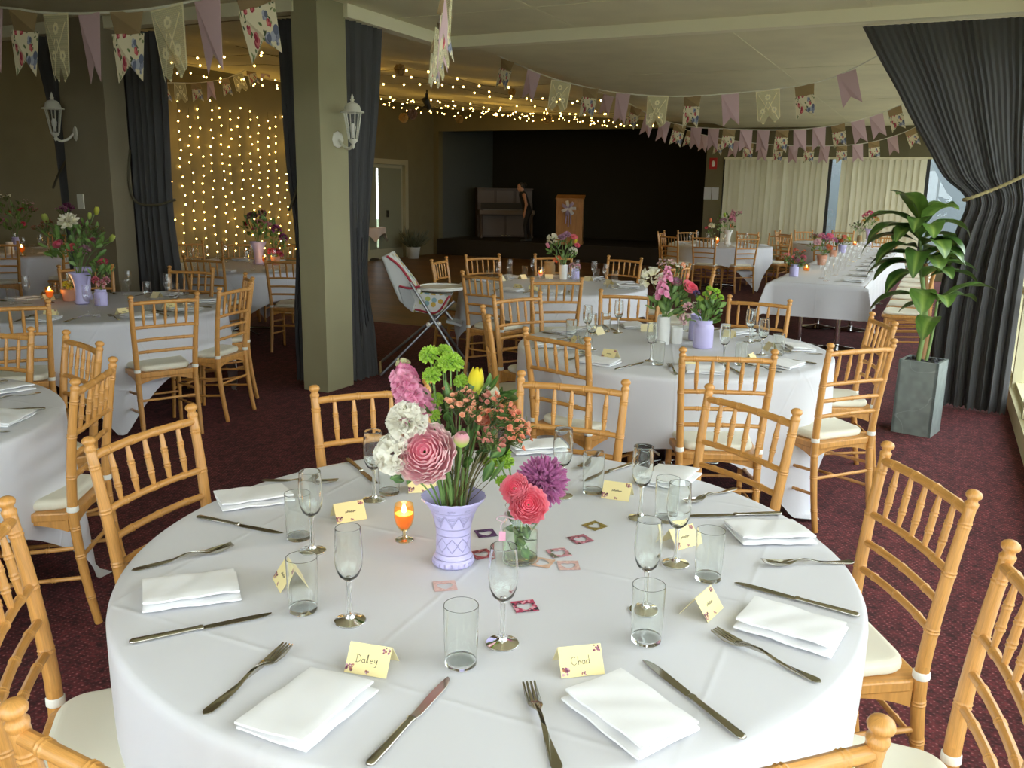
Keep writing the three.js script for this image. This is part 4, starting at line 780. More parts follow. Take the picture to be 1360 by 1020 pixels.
// lavender pressed-glass vase with raised diamonds
{
  const p = on1(602, 748), bump = canvasTex(512, 512, (g, w, h) => {
    g.fillStyle = '#777'; g.fillRect(0, 0, w, h); g.strokeStyle = '#fff'; g.lineWidth = 5;
    const n = 10, dx = w / n; for (let i = 0; i < n; i++) { const x = i * dx; g.beginPath(); g.moveTo(x + dx / 2, 290); g.lineTo(x + dx, 335); g.lineTo(x + dx / 2, 385); g.lineTo(x, 335); g.closePath(); g.stroke(); g.fillStyle = i % 2 ? '#bbb' : '#999'; g.fill(); g.beginPath(); g.moveTo(x, 100); g.lineTo(x + dx / 2, 190); g.lineTo(x + dx, 100); g.stroke(); for (let k = 0; k < 4; k++) { g.beginPath(); g.moveTo(x + dx * 0.2 + k * 4, 120 + k * 16); g.lineTo(x + dx * 0.8 - k * 4, 120 + k * 16); g.stroke(); } g.beginPath(); g.arc(x + dx / 2, 60, 8, 0, 7); g.stroke(); g.beginPath(); g.moveTo(x, 470); g.lineTo(x, 505); g.moveTo(x + dx / 2, 470); g.lineTo(x + dx / 2, 505); g.stroke(); }
    for (const y of [85, 215, 270, 410, 450]) { g.beginPath(); g.moveTo(0, y); g.lineTo(w, y); g.stroke(); }
  }, false);
  const prof = vaseProfiles.tall, out = 12, pts = [], outer = prof.slice(1, out + 1).map(([r, y]) => new THREE.Vector2(r * 0.98, y));
  const sp = new THREE.SplineCurve(outer).getPoints(60), N = 120, pos = [], uv = [], idx = [];
  sp.forEach((q, j) => { for (let i = 0; i <= N; i++) { const a = i / N * 6.28318, e = 1 + (q.y > 0.16 ? 0.018 * smooth(0.16, 0.172, q.y) * Math.cos(a * 20) : 0) + (q.y < 0.014 ? 0.02 * Math.cos(a * 24) : 0); pos.push(Math.cos(a) * q.x * e, q.y, Math.sin(a) * q.x * e); uv.push(i / N * 1, q.y / 0.174); } });
  for (let j = 0; j < sp.length - 1; j++) for (let i = 0; i < N; i++) { const a = j * (N + 1) + i, b = a + N + 1; idx.push(a, b, a + 1, b, b + 1, a + 1); }
  const g = new THREE.BufferGeometry(); g.setAttribute('position', new THREE.Float32BufferAttribute(pos, 3)); g.setAttribute('uv', new THREE.Float32BufferAttribute(uv, 2)); g.setIndex(idx); g.computeVertexNormals();
  const t = thing('pressed_glass_vase', 'lavender pressed-glass vase with diamond relief on the near table', 'vase', p);
  const mat = phys([0.56, 0.51, 0.82], 0.42, { clearcoat: 0.35, clearcoatRoughness: 0.3, bumpMap: bump, bumpScale: 0.006, side: THREE.DoubleSide });
  mesh('vase_wall', g, mat, t); mesh('inside', lathe([[0.0765, 0.1725], [0.06, 0.15], [0.045, 0.115], [0.038, 0.08], [0.038, 0.02], [0, 0.012]], 40), M.lavender, t); mesh('underside', lathe([[0, 0.001], [0.045, 0.001]], 40), M.lavender, t);
}
// clear jar with water, ribbon, tag
{
  const p = on1(690, 745), t = thing('glass_jar', 'clear glass jar of water tied with a pale ribbon', 'jar', p);
  mesh('jar_wall', lathe([[0.0, 0.002], [0.040, 0.002], [0.044, 0.008], [0.045, 0.02], [0.045, 0.095], [0.042, 0.112], [0.036, 0.122], [0.036, 0.14], [0.038, 0.143], [0.035, 0.1425], [0.034, 0.122], [0.040, 0.11], [0.043, 0.095], [0.043, 0.02], [0.04, 0.012], [0, 0.01]], 36), M.glass, t);
  mesh('water', lathe([[0, 0.0105], [0.0395, 0.0125], [0.0426, 0.02], [0.0426, 0.078], [0, 0.078]], 32), phys([0.93, 1, 0.9], 0.0, { transmission: 1, thickness: 0, ior: 1.2 }), t);
  mesh('base', lathe([[0, 0.001], [0.04, 0.001], [0.0435, 0.007], [0.0435, 0.012], [0, 0.0095]], 32), phys([0.80, 0.86, 0.74], 0.05, { transmission: 1, thickness: 0.02, ior: 1.45 }), t);
  mesh('ribbon', merge([at(new THREE.TorusGeometry(0.0375, 0.002, 6, 40), 0, 0.122, 0, Math.PI / 2), bar([V3(-0.03, 0.122, 0.022), V3(-0.045, 0.128, 0.03), V3(-0.058, 0.118, 0.026), V3(-0.042, 0.112, 0.028)], 0.0016, 5), bar([V3(-0.032, 0.12, 0.022), V3(-0.046, 0.105, 0.03), V3(-0.045, 0.085, 0.03)], 0.0016, 5)]), std([0.62, 0.46, 0.50], 0.7), t);
  mesh('tag', boxG(0.016, 0.028, 0.001).translate(-0.043, 0.074, 0.031), std([0.78, 0.38, 0.5], 0.7), t);
}
// the flowers of the near table, each its own stem
{
  const m = on1(603, 748).setY(TOP + 0.1), Z = m.z, at1 = (px, py, dz = 0) => PZ(px, py, Z + dz), cam = V3(0, 0.35, 0.9);
  const from = (px) => m.clone().add(V3(clamp((px - 603) * 0.0006, -0.02, 0.02), 0, rr(-0.02, 0.02)));
  const f = (name, label, px, py, dz, dir, geo, opt = {}) => flower(name, label, 'flower', from(px), at1(px, py, dz), dir, geo, opt);
  f('ranunculus', 'large pale pink ranunculus with ruffled petals above the lavender vase', 564, 600, 0.085, V3(-0.15, 0.5, 0.86), ranunculus(0.074, lin('#f5a0b3'), lin('#f9cad2'), lin('#fff0ec')), { back: 0.02, stem: 0.004 });
  f('carnation', 'white carnation tucked above the large pink ranunculus', 541, 560, 0.06, V3(-0.3, 0.6, 0.7), carnation(0.047, lin('#fdfaee'), lin('#fdfaee')));
  f('carnation', 'white carnation beside the small red rosebud', 524, 603, 0.06, V3(-0.7, 0.25, 0.6), carnation(0.047, lin('#fdfaee'), lin('#fdfaee')));
  f('carnation', 'white carnation beneath the yellow bud', 646, 528, -0.03, V3(0.4, 0.7, 0.5), carnation(0.033, COL.cream, COL.white));
  f('carnation', 'white carnation under the pink stock spike', 553, 545, -0.01, V3(-0.2, 0.8, 0.5), carnation(0.030, COL.white, COL.cream));
  f('rosebud', 'small red and white rosebud leaning out over a tumbler', 511, 613, 0.02, V3(-0.35, 0.9, 0.15), budBloom(0.014, 0.034, COL.red, mixc(COL.red, COL.white, 0.6), 6, 0.1), { stem: 0.002, leaves: 3 });
  for (const [px, py, r, dz] of [[571, 474, 0.027, 0], [598, 483, 0.030, 0.02], [574, 501, 0.025, 0.02], [613, 508, 0.020, 0], [590, 468, 0.02, -0.03], [588, 488, 0.022, -0.02], [607, 486, 0.02, -0.03], [577, 552, 0.017, 0.03], [580, 532, 0.02, 0]])
    f('button_chrysanthemum', 'lime green button chrysanthemum in the lavender vase', px, py, dz, V3(rr(-.2, .2), 0.75, 0.6), mumBloom(r * 0.95, 150, COL.green, COL.greenLight, 0.2, 1.8), { group: 'lime green button flowers', stem: 0.002, back: 0.005 });
  f('stock_flower', 'pink stock spike with clustered florets above the vase', 556, 548, 0.01, V3(-0.42, 0.9, 0.1), stockSpike(0.105, 0.042, COL.stock, COL.stockLight, COL.stockLight, 60), { stem: 0.003 });
  f('stock_flower', 'short pink and green stock tip beside the chrysanthemums', 540, 505, -0.01, V3(-0.2, 0.9, 0.1), stockSpike(0.05, 0.026, COL.stockLight, COL.stock, lin('#b8cf8e'), 26), { stem: 0.0025 });
  f('lily_bud', 'yellow lily bud standing above the waxflowers', 629, 527, 0.0, V3(0.12, 1, 0.05), budBloom(0.021, 0.070, lin('#c5cc4c'), lin('#ecd83a'), 6, 0.12), { stem: 0.003, leaves: 4 });
  f('ranunculus', 'orange ranunculus among the waxflowers', 641, 550, 0.01, V3(0.35, 0.6, 0.7), ranunculus(0.028, COL.orange, lin('#e67a55'), COL.orangeLight));
  f('ranunculus_bud', 'pale pink and green ranunculus bud on a long stem', 612, 592, 0.09, V3(0.1, 1, 0.2), budBloom(0.020, 0.034, COL.greenLight, COL.pink, 8, 0.05), { stem: 0.0035 });
  for (const [px, py, dz, n, sp, ht, a] of [[606, 552, 0.03, 22, 0.045, 0.06, 0], [655, 566, 0.02, 24, 0.05, 0.06, 1], [668, 590, 0.0, 20, 0.045, 0.06, 1], [622, 566, 0.05, 16, 0.03, 0.05, 0], [640, 600, 0.04, 16, 0.04, 0.06, 2], [672, 572, -0.02, 18, 0.04, 0.05, 0], [632, 545, 0.0, 16, 0.04, 0.05, 2]])
    f('waxflower_sprig', 'twiggy sprig of small peach waxflowers in the lavender vase', px, py, dz, V3((px - 603) * 0.012, 0.9, 0.25), waxSprig(n, sp, ht, lin(['#d8875f', '#c96a4a', '#b56a5a'][a]), lin(['#f3b697', '#ef9c7e', '#d99484'][a]), 0.0085), { group: 'peach waxflower sprigs', stem: 0.0018, stemMat: M.darkStem });
  const pb = new Patches();
  for (let i = 0; i < 70; i++) { const px = rr(556, 662), py = rr(520, 640), q = at1(px, py, rr(-0.05, 0.04)); leafPatch(pb, q.clone().sub(m), V3((px - 603) * 0.02, rr(0.3, 1.2), rr(-0.5, 0.8)).normalize(), rr(0, 6), rr(0.04, 0.07), rr(0.008, 0.016), rr(0.2, 1), mixc(COL.greenDark, [0.02, 0.035, 0.01], rnd() * 0.5), COL.greenMid); }
  for (let i = 0; i < 70; i++) { const a = rr(0, 6.28), e = V3(Math.cos(a) * rr(0.01, 0.09) + 0.03, rr(0.1, 0.22), Math.sin(a) * rr(0.01, 0.07)); pb.patch(1, 3, (s, t) => [s * 0.0009, e.length() * t, 0.01 * Math.sin(t * 3)], () => mixc(lin('#4b5a26'), lin('#6b4a2a'), rnd()), aim(V3(rr(-.02, .02), 0.04, rr(-.02, .02)), e, rr(0, 6))); }
  for (let i = 0; i < 10; i++) leafPatch(pb, at1(rr(515, 560), rr(612, 640), rr(0.02, 0.05)).sub(m), V3(rr(-1, 0), rr(-0.5, 0.6), 0.4).normalize(), rr(0, 6), 0.03, 0.009, 0.5, COL.greenDark, COL.greenMid);
  const lf = thing('foliage_sprays', 'dark green leaves and thin twigs filling the lavender vase', 'foliage', m); mesh('leaf_mass', pb.build(), M.leaf, lf).userData.kind = 'stuff';
  for (let i = 0; i < 7; i++) { const e = V3(rr(-0.07, 0.03), rr(0.16, 0.3), rr(-0.02, 0.05)); mesh('stem', bar([V3(rr(-.015, .015), -0.06, rr(-.015, .015)), e.clone().multiplyScalar(0.5).add(V3(-e.x * 0.2, 0, 0)), e], 0.0032, 6, 10), M.stem, lf); }
  // jar flowers
  const j = on1(690, 745).setY(TOP + 0.03), ZJ = j.z, atJ = (px, py, dz = 0) => PZ(px, py, ZJ + dz), fj = (name, label, px, py, dz, dir, geo, opt = {}) => flower(name, label, 'flower', j.clone().add(V3(rr(-.012, .012), 0, rr(-.012, .012))), atJ(px, py, dz), dir, geo, opt);
  fj('chrysanthemum', 'large purple spider chrysanthemum in the clear jar', 718, 640, -0.01, V3(0.3, 0.35, 0.85), mumBloom(0.066, 330, lin('#8f3a78'), lin('#cb7fb0'), 0.10, 1.85), { stem: 0.0035, leaves: 5 });
  fj('ranunculus', 'coral pink ranunculus lower in the clear jar', 702, 670, 0.10, V3(0.05, 0.5, 0.88), ranunculus(0.046, lin('#fb7490'), lin('#ff8fa4'), lin('#ffb6c2')), { stem: 0.003 });
  fj('ranunculus', 'coral pink ranunculus higher, beside the green flowers', 683, 648, 0.08, V3(-0.35, 0.5, 0.82), ranunculus(0.036, lin('#fb7490'), lin('#ff8fa4'), lin('#ffb6c2')), { stem: 0.003 });
  for (const [px, py, r, dz] of [[664, 612, 0.019, -0.02], [672, 604, 0.018, -0.03], [650, 625, 0.016, 0], [667, 640, 0.016, 0.02], [658, 606, 0.014, 0], [676, 616, 0.018, 0], [648, 614, 0.014, -.02]]) fj('button_chrysanthemum', 'lime green button chrysanthemum in the clear jar', px, py, dz, V3(rr(-.4, .1), 0.7, 0.6), mumBloom(r * 0.95, 120, COL.green, COL.greenLight, 0.2, 1.8), { group: 'green button flowers in the jar', stem: 0.0018 });
  const pj2 = new Patches(); for (let i = 0; i < 16; i++) leafPatch(pj2, V3(rr(-.02, .03), rr(0.0, 0.075), rr(-.01, .03)), V3(rr(-.6, .6), rr(-.8, 1), rr(-.2, .6)).normalize(), rr(0, 6), rr(0.025, 0.05), rr(0.009, 0.014), rr(0, .6), COL.greenDark, COL.greenMid);
  const jf = thing('jar_leaves', 'dark green leaves inside the clear jar', 'foliage', j); mesh('leaf_mass', pj2.build(), M.leaf, jf).userData.kind = 'stuff';
}

// ---------------------------------------------------------------- centrepieces further off
const onTop = (px, py) => P(px, py, TOP).setY(TOP + 0.001), mouthOf = (p, h) => p.clone().setY(p.y + h);
{
  const a = onTop(880, 457), b = onTop(898, 456), c = onTop(933, 462), d = onTop(925, 452);
  vase('vase', 'tall white vase under the coral ranunculus', a, 'cylinder', M.whiteCeramic); vase('vase', 'short white vase behind the tall white vase', b, 'cylinder', M.whiteCeramic, 0.9, 0.6);
  vase('vase', 'lavender painted jar holding lime green flowers', c, 'jar', M.lavender, 1.35, 1.18); vase('vase', 'lavender painted jar half hidden by its twin', d, 'jar', M.lavender, 1.2, 1.15);
  bouquet('mixed bouquet with cream bloom, pink stock and coral ranunculus', mouthOf(a, 0.15), [[865, 371, 'carn', COL.cream, COL.white, 16, 0.05], [880, 384, 'stock', COL.stock, COL.stockLight, 10, 0.08], [886, 366, 'stock', COL.stock, COL.stockLight, 8, 0.05], [918, 380, 'ran', COL.coral, COL.coralLight, 13, 0.04], [899, 373, 'ran', COL.mauve, COL.dusty, 9, 0.05], [884, 352, 'wax', COL.dusty, COL.pinkPale, 10], [900, 356, 'wax', COL.white, COL.white, 9], [906, 353, 'bud', COL.orange, COL.orangeLight, 6], [912, 366, 'bud', COL.orange, COL.orangeLight, 4]], [888, 402, 24, 22, 90]);
  bouquet('lime green button bouquet in the lavender jar', mouthOf(c, 0.14), [[942, 385, 'mum', COL.green, COL.greenLight, 5.5], [951, 388, 'mum', COL.green, COL.greenLight, 5.5], [957, 396, 'mum', COL.green, COL.greenLight, 5], [947, 396, 'mum', COL.green, COL.greenLight, 5.5], [937, 392, 'mum', COL.green, COL.greenLight, 5], [956, 406, 'mum', COL.green, COL.greenLight, 4.5], [930, 398, 'mum', COL.yellowGreen, COL.greenLight, 5], [914, 408, 'carn', COL.stock, COL.pinkPale, 7], [910, 424, 'carn', COL.dusty, COL.pinkPale, 8], [925, 390, 'carn', lin('#584a78'), lin('#77689a'), 5]], [940, 412, 14, 18, 60, 0.9]);
}
{
  const a = onTop(748, 371), b = onTop(729, 368), c = onTop(764, 371);
  vase('vase', 'white vase beside the raffia wrapped jar', a, 'cylinder', M.whiteCeramic, 1.1, 0.9); vase('vase', 'brown raffia wrapped jar', b, 'jar', M.raffia, 1.5, 1.2); vase('vase', 'small lavender jar beside the white vase, near the high chair table', c, 'jar', M.lavender, 0.95, 0.8);
  bouquet('round bouquet with white, mauve and orange blooms by the lectern', mouthOf(a, 0.14), [[734, 318, 'carn', COL.cream, COL.white, 8], [746, 317, 'mum', COL.mauve, lin('#d7a5c0'), 6], [753, 313, 'mum', COL.mauve, lin('#d7a5c0'), 6], [763, 314, 'ran', COL.orange, COL.coralLight, 6], [767, 325, 'ran', COL.coral, COL.coralLight, 5], [761, 334, 'carn', COL.white, COL.white, 6], [741, 345, 'carn', COL.orange, COL.orange, 6], [729, 325, 'bud', COL.stock, COL.pink, 4], [764, 320, 'bud', COL.yellow, COL.yellow, 3]], [748, 334, 20, 14, 60, 0.8]);
  bouquet('little pink posy in the small lavender jar', mouthOf(c, 0.1), [[760, 353, 'carn', COL.stock, COL.pinkPale, 4.5], [767, 354, 'carn', COL.stock, COL.pink, 4.5], [763, 359, 'carn', COL.stockLight, COL.pink, 4]], [763, 357, 6, 4, 12, 0.5]);
  candleGoblet(onTop(718, 371), 'candle goblet beside the raffia wrapped jar', null, 1);
}
{
  const a = onTop(109, 404), b = onTop(135, 406), c = onTop(92, 400), d = onTop(115, 398);
  vase('vase', 'tall lavender flared vase beside the small terracotta pot', a, 'tall', M.lavender, 1.0, 1.38); vase('vase', 'lavender flared vase behind its twin', d, 'tall', M.lavender, 0.9, 1.45); vase('vase', 'small lavender jar holding pink posy and coral bloom', b, 'jar', M.lavender, 1.1, 0.85); vase('vase', 'small terracotta pot of yellow flowers', c, 'pot', M.terracotta, 0.95, 0.95);
  bouquet('wild bouquet with a cream chrysanthemum and green buds', mouthOf(a, 0.22), [[92, 297, 'mum', COL.cream, COL.white, 14, 0.08], [86, 280, 'wax', COL.maroon, COL.dusty, 9], [90, 277, 'carn', COL.maroon, lin('#7a3a5a'), 8], [62, 289, 'bud', lin('#9fb05a'), lin('#c8d06a'), 7], [127, 279, 'bud', lin('#b9b84a'), lin('#cfcf5a'), 6], [118, 286, 'bud', lin('#9fb05a'), lin('#c8d06a'), 5], [146, 315, 'bud', lin('#9fb05a'), lin('#c8d06a'), 6], [76, 323, 'ran', COL.coral, COL.pinkDeep, 9, 0.08], [94, 328, 'ran', COL.coral, lin('#ee8a8a'), 8, 0.08], [112, 333, 'carn', COL.mauve, COL.dusty, 8, 0.06], [122, 318, 'ran', COL.red, COL.dusty, 6], [62, 302, 'wax', lin('#7a4a30'), lin('#a5705a'), 10], [125, 305, 'wax', lin('#6a5a30'), lin('#8a7a4a'), 9], [106, 300, 'wax', lin('#7a4a50'), COL.dusty, 9]], [100, 325, 36, 30, 130]);
  bouquet('coral and pink posy in the small lavender jar', mouthOf(b, 0.1), [[137, 347, 'ran', COL.coral, lin('#e2607a'), 8], [127, 373, 'carn', COL.red, COL.coralLight, 6, 0.04], [135, 377, 'carn', COL.coral, COL.pinkPale, 6, 0.04], [141, 372, 'carn', COL.red, COL.pink, 5, 0.04]], [136, 362, 14, 12, 40, 0.8]);
  bouquet('yellow posy in the terracotta pot', mouthOf(c, 0.07), [[88, 378, 'carn', COL.yellowGreen, COL.yellow, 5], [95, 376, 'carn', COL.yellow, COL.cream, 5], [92, 382, 'carn', COL.yellow, COL.yellow, 4]], [92, 380, 7, 4, 12, 0.4]);
  candleGoblet(onTop(67, 402), 'orange candle goblet beside the terracotta pot', null, 1.2);
}
{
  const a = onTop(14, 338); vase('vase', 'white jar with dark foliage by the olive wall', a, 'jar', M.whiteCeramic, 1.1, 1.1); const b = onTop(22, 332); vase('vase', 'pale lavender jar behind the white jar by the olive wall', b, 'jar', M.lavender, 1.1, 1.2);
  bouquet('dark leafy bouquet with small pink blooms by the olive wall', mouthOf(b, 0.14), [[10, 282, 'ran', COL.coral, COL.coral, 5], [28, 278, 'ran', COL.red, COL.coral, 5], [3, 294, 'carn', COL.mauve, COL.pink, 5], [30, 297, 'ran', COL.red, COL.coral, 5], [35, 270, 'wax', COL.dusty, COL.pinkPale, 6], [8, 262, 'wax', COL.cream, COL.white, 6], [40, 277, 'wax', lin('#8a5a30'), COL.dusty, 6]], [18, 288, 20, 22, 80, 1.1]);
  candleGoblet(onTop(30, 340), 'candle goblet beside the white jar by the olive wall', null, 1.4);
}
{
  const a = onTop(344, 351), b = onTop(366, 352); vase('vase', 'lavender vase before the fairy light curtain', a, 'tall', M.lavender, 1.25, 1.5); vase('vase', 'terracotta pot before the fairy light curtain', b, 'pot', M.terracotta, 1, 1);
  bouquet('dusky pink bouquet before the fairy light curtain', mouthOf(a, 0.24), [[335, 288, 'carn', COL.maroon, COL.dusty, 7], [348, 284, 'carn', COL.maroon, COL.dusty, 6], [344, 298, 'carn', COL.mauve, COL.pink, 7], [355, 300, 'carn', COL.dusty, COL.pink, 6], [327, 296, 'ran', COL.red, COL.red, 5], [338, 302, 'ran', COL.dusty, COL.pink, 5]], [345, 302, 22, 16, 80]);
  bouquet('crimson trailing bouquet beside the lavender vase, before the fairy lights', mouthOf(b, 0.08), [[367, 305, 'carn', COL.magentaDeep, COL.magenta, 7], [376, 316, 'carn', COL.maroon, COL.magenta, 6], [366, 333, 'ran', COL.red, COL.coral, 7], [373, 337, 'ran', COL.red, COL.pinkDeep, 5], [360, 334, 'carn', COL.red, COL.coral, 5]], [370, 322, 10, 14, 40, 0.8]);
  candleGoblet(onTop(352, 353), 'candle goblet beside the lavender vase, before the fairy lights', null, 1.2);
}
{
  const a = onTop(966, 325); vase('vase', 'white vase on the table before the blinds', a, 'tall', M.whiteCeramic, 1.15, 1.5, 16);
  bouquet('airy bouquet of pink and orange before the blinds', mouthOf(a, 0.24), [[972, 288, 'stock', COL.stock, COL.pink, 5], [976, 283, 'wax', COL.dusty, COL.pink, 6], [960, 294, 'carn', COL.mauve, COL.dusty, 5], [972, 300, 'ran', COL.orange, COL.orangeLight, 4], [963, 285, 'bud', COL.yellowGreen, COL.greenLight, 3]], [965, 298, 12, 12, 40, 1]);
  const b = onTop(945, 325); vase('vase', 'small white vase with one cream bloom before the blinds', b, 'cylinder', M.whiteCeramic, 0.8, 0.7, 14);
  bouquet('cream bloom with a red bud before the blinds', mouthOf(b, 0.1), [[945, 301, 'mum', COL.cream, COL.white, 5], [938, 302, 'ran', COL.red, COL.coral, 3], [944, 292, 'bud', COL.orange, COL.orange, 3]], [943, 309, 5, 5, 12, 0.7]);
  candleGoblet(onTop(952, 327), 'candle goblet before the blinds', null, 1.5);
}
for (const k of ['T2', 'T3', 'L1', 'L4']) for (const ch of placed[k]) ringSetting(k, ch, k === 'T2' ? 'fine' : 'plain', false);
for (const k of ['T4', 'L2', 'L3']) for (const ch of placed[k]) ringSetting(k, ch, 'plain', true);
// ---------------------------------------------------------------- long table by the windows
{
  const u0 = -1.6, u1 = -0.66, v0 = 9.55, v1 = 16.8, mid = W((u0 + u1) / 2, 0, (v0 + v1) / 2), L = v1 - v0, w = u1 - u0;
  const t = thing('long_table', 'long rectangular banquet table beside the windows on chrome pedestals', 'table', mid, -TH);
  mesh('table_top', boxG(w, 0.03, L).translate(0, TOP - 0.022, 0), tableBoard, t);
  for (let i = 0; i < 5; i++) for (const x of [-0.2, 0.2]) { const z = L / 2 - 0.5 - i * (L - 1) / 4; mesh('pedestal', at(lathe([[0.0, 0.012], [0.2, 0.012], [0.2, 0.018], [0.1, 0.03], [0.032, 0.045], [0.028, 0.06], [0.028, TOP - 0.05], [0, TOP - 0.04]], 20), x, 0, z), M.chrome, t); }
  // cloth: flat top, sides that hang with soft folds, longer at the corners
  const NX = 40, NZ = 160, ov = 0.36, pos = [], uv = [], idx = [], hx = w / 2 + 0.004, hz = L / 2 + 0.004;
  for (let j = 0; j <= NZ; j++) for (let i = 0; i <= NX; i++) {
    const sx = (i / NX * 2 - 1) * (hx + ov), sz = (j / NZ * 2 - 1) * (hz + ov), ox = Math.max(0, Math.abs(sx) - hx), oz = Math.max(0, Math.abs(sz) - hz);
    let x = Math.sign(sx) * Math.min(Math.abs(sx), hx), z = Math.sign(sz) * Math.min(Math.abs(sz), hz), y = TOP;
    if (ox > 0 && oz > 0) { const d = Math.hypot(ox, oz); y -= d * 0.97; x += Math.sign(sx) * (0.03 + 0.26 * Math.min(ox, oz) + 0.1 * ox); z += Math.sign(sz) * (0.03 + 0.26 * Math.min(ox, oz) + 0.1 * oz); }
    else if (ox > 0) { y -= ox; x += Math.sign(sx) * (0.01 + 0.05 * ox + 0.045 * ox * Math.sin(sz * 11)); } else if (oz > 0) { y -= oz; z += Math.sign(sz) * (0.01 + 0.06 * oz + 0.03 * oz * Math.sin(sx * 14)); }
    pos.push(x, Math.max(0.02, y), z); uv.push(sx / 2.4, sz / 2.4);
  }
  for (let j = 0; j < NZ; j++) for (let i = 0; i < NX; i++) { const a = j * (NX + 1) + i, b = a + NX + 1; idx.push(a, b, a + 1, b, b + 1, a + 1); }
  const g = new THREE.BufferGeometry(); g.setAttribute('position', new THREE.Float32BufferAttribute(pos, 3)); g.setAttribute('uv', new THREE.Float32BufferAttribute(uv, 2)); g.setIndex(idx); g.computeVertexNormals();
  const cl = mesh('tablecloth', g, M.cloth); cl.position.copy(mid); cl.rotation.y = -TH; tag(cl, 'white cloth hanging over the long table beside the windows', 'tablecloth');
  const lt = (n) => [`${n} on the long table`, `${n.split(' ').slice(-1)[0]} row along the long table`], n = 9;
  for (let i = 0; i < n; i++) {
    const v = 10.0 + i * 0.78, q = (u, dv) => W(u, TOP + 0.0015, v + dv + rr(-.015, .015));
    if (v < 16.5) {
      napkins[i % 2](q(u1 - 0.15, 0), -TH + rr(-0.1, 0.1), ...lt('folded white napkin'));
      between(knifeStock, q(u1 - 0.06, -0.17), q(u1 - 0.32, -0.16), ...lt('steel table knife')); between(forkStock, q(u1 - 0.07, 0.17), q(u1 - 0.30, 0.16), ...lt('steel table fork'));
      fluteStock.plain(q(u1 - 0.42, -0.12), 0, ...lt('clear champagne flute')); tumblerStock.plain(q(u1 - 0.40, -0.22), 0, ...lt('clear straight tumbler'));
      fluteStock.plain(q(u1 - 0.5, 0.16), 0, ...lt('clear champagne flute'));
    }
    chairPut(W(-0.28, 0, v), W(-1, 0, 0), `${wood} drawn up along the window side of the long table`, 'chairs along the long table', 'plain');
  }
  chairPut(W(-0.95, 0, 17.15), W(0, 0, -1), `${wood} at the end of the long table`, null, 'plain');
  const pa = onTop(1054, 367), pb = onTop(1091, 352), pc = onTop(1118, 336), pd = onTop(1106, 341), pe = onTop(1153, 325), pf = onTop(1141, 322);
  vase('vase', 'small lavender jar at the corner of the long table', pa, 'jar', M.lavender, 1.15, 0.95, 20); vase('vase', 'terracotta pot with pink daisies on the long table', pb, 'pot', M.terracotta, 1.2, 1.35, 20); vase('vase', 'lavender pot with orange blooms on the long table', pc, 'pot', M.lavender, 1.2, 1.3, 16); vase('vase', 'terracotta pot between pink daisies and lavender pot', pd, 'pot', M.terracotta, 1.1, 1.0, 16); vase('vase', 'tall lavender vase at the blinds end of the long table', pe, 'tall', M.lavender, 1.15, 1.7, 16); vase('vase', 'dark jar of grey leaves at the blinds end of the long table', pf, 'jar', M.raffia, 1.1, 1, 14);
  bouquet('wispy pink and orange posy at the corner of the long table', mouthOf(pa, 0.12), [[1050, 340, 'wax', COL.orange, COL.coralLight, 7], [1060, 336, 'wax', COL.red, COL.orange, 7], [1066, 343, 'carn', COL.dusty, COL.coralLight, 5], [1057, 346, 'carn', COL.magenta, COL.dusty, 5]], [1056, 346, 12, 7, 40, 0.7]);
  bouquet('pink daisy bouquet with one orange bloom on the long table', mouthOf(pb, 0.1), [[1086, 323, 'mum', COL.stockLight, COL.pinkPale, 6, 0.05], [1103, 312, 'ran', COL.stock, COL.coralLight, 6], [1097, 318, 'carn', COL.magenta, COL.stock, 6], [1092, 314, 'carn', COL.stock, COL.pink, 5], [1102, 328, 'ran', COL.orange, COL.orange, 6, 0.06], [1083, 314, 'wax', COL.maroon, COL.dusty, 5], [1108, 320, 'carn', COL.stock, COL.mauve, 5]], [1090, 329, 14, 9, 50, 0.8]);
  bouquet('orange bouquet in the lavender pot on the long table', mouthOf(pc, 0.1), [[1117, 319, 'ran', COL.orange, COL.orange, 5], [1122, 314, 'ran', COL.coral, COL.orangeLight, 5], [1126, 318, 'carn', COL.greenLight, COL.yellowGreen, 4], [1113, 324, 'carn', COL.greenDark, COL.greenMid, 4]], [1119, 322, 8, 6, 24, 0.7]);
  bouquet('bright bouquet in the tall lavender vase at the blinds end', mouthOf(pe, 0.26), [[1155, 284, 'carn', COL.magenta, COL.coral, 5], [1160, 286, 'ran', COL.orange, COL.orange, 5], [1149, 287, 'carn', COL.coral, COL.pink, 4], [1164, 292, 'carn', COL.yellow, COL.orangeLight, 4], [1155, 292, 'carn', COL.greenLight, COL.pinkPale, 4], [1147, 294, 'carn', COL.greenLight, COL.orange, 3]], [1155, 293, 10, 7, 30, 0.9]);
  bouquet('grey leafy sprigs in the dark jar at the blinds end', mouthOf(pf, 0.13), [[1138, 300, 'wax', COL.dusty, COL.greenGrey, 6], [1143, 304, 'wax', COL.greenGrey, COL.pinkPale, 6]], [1140, 304, 9, 8, 36, 0.8]);
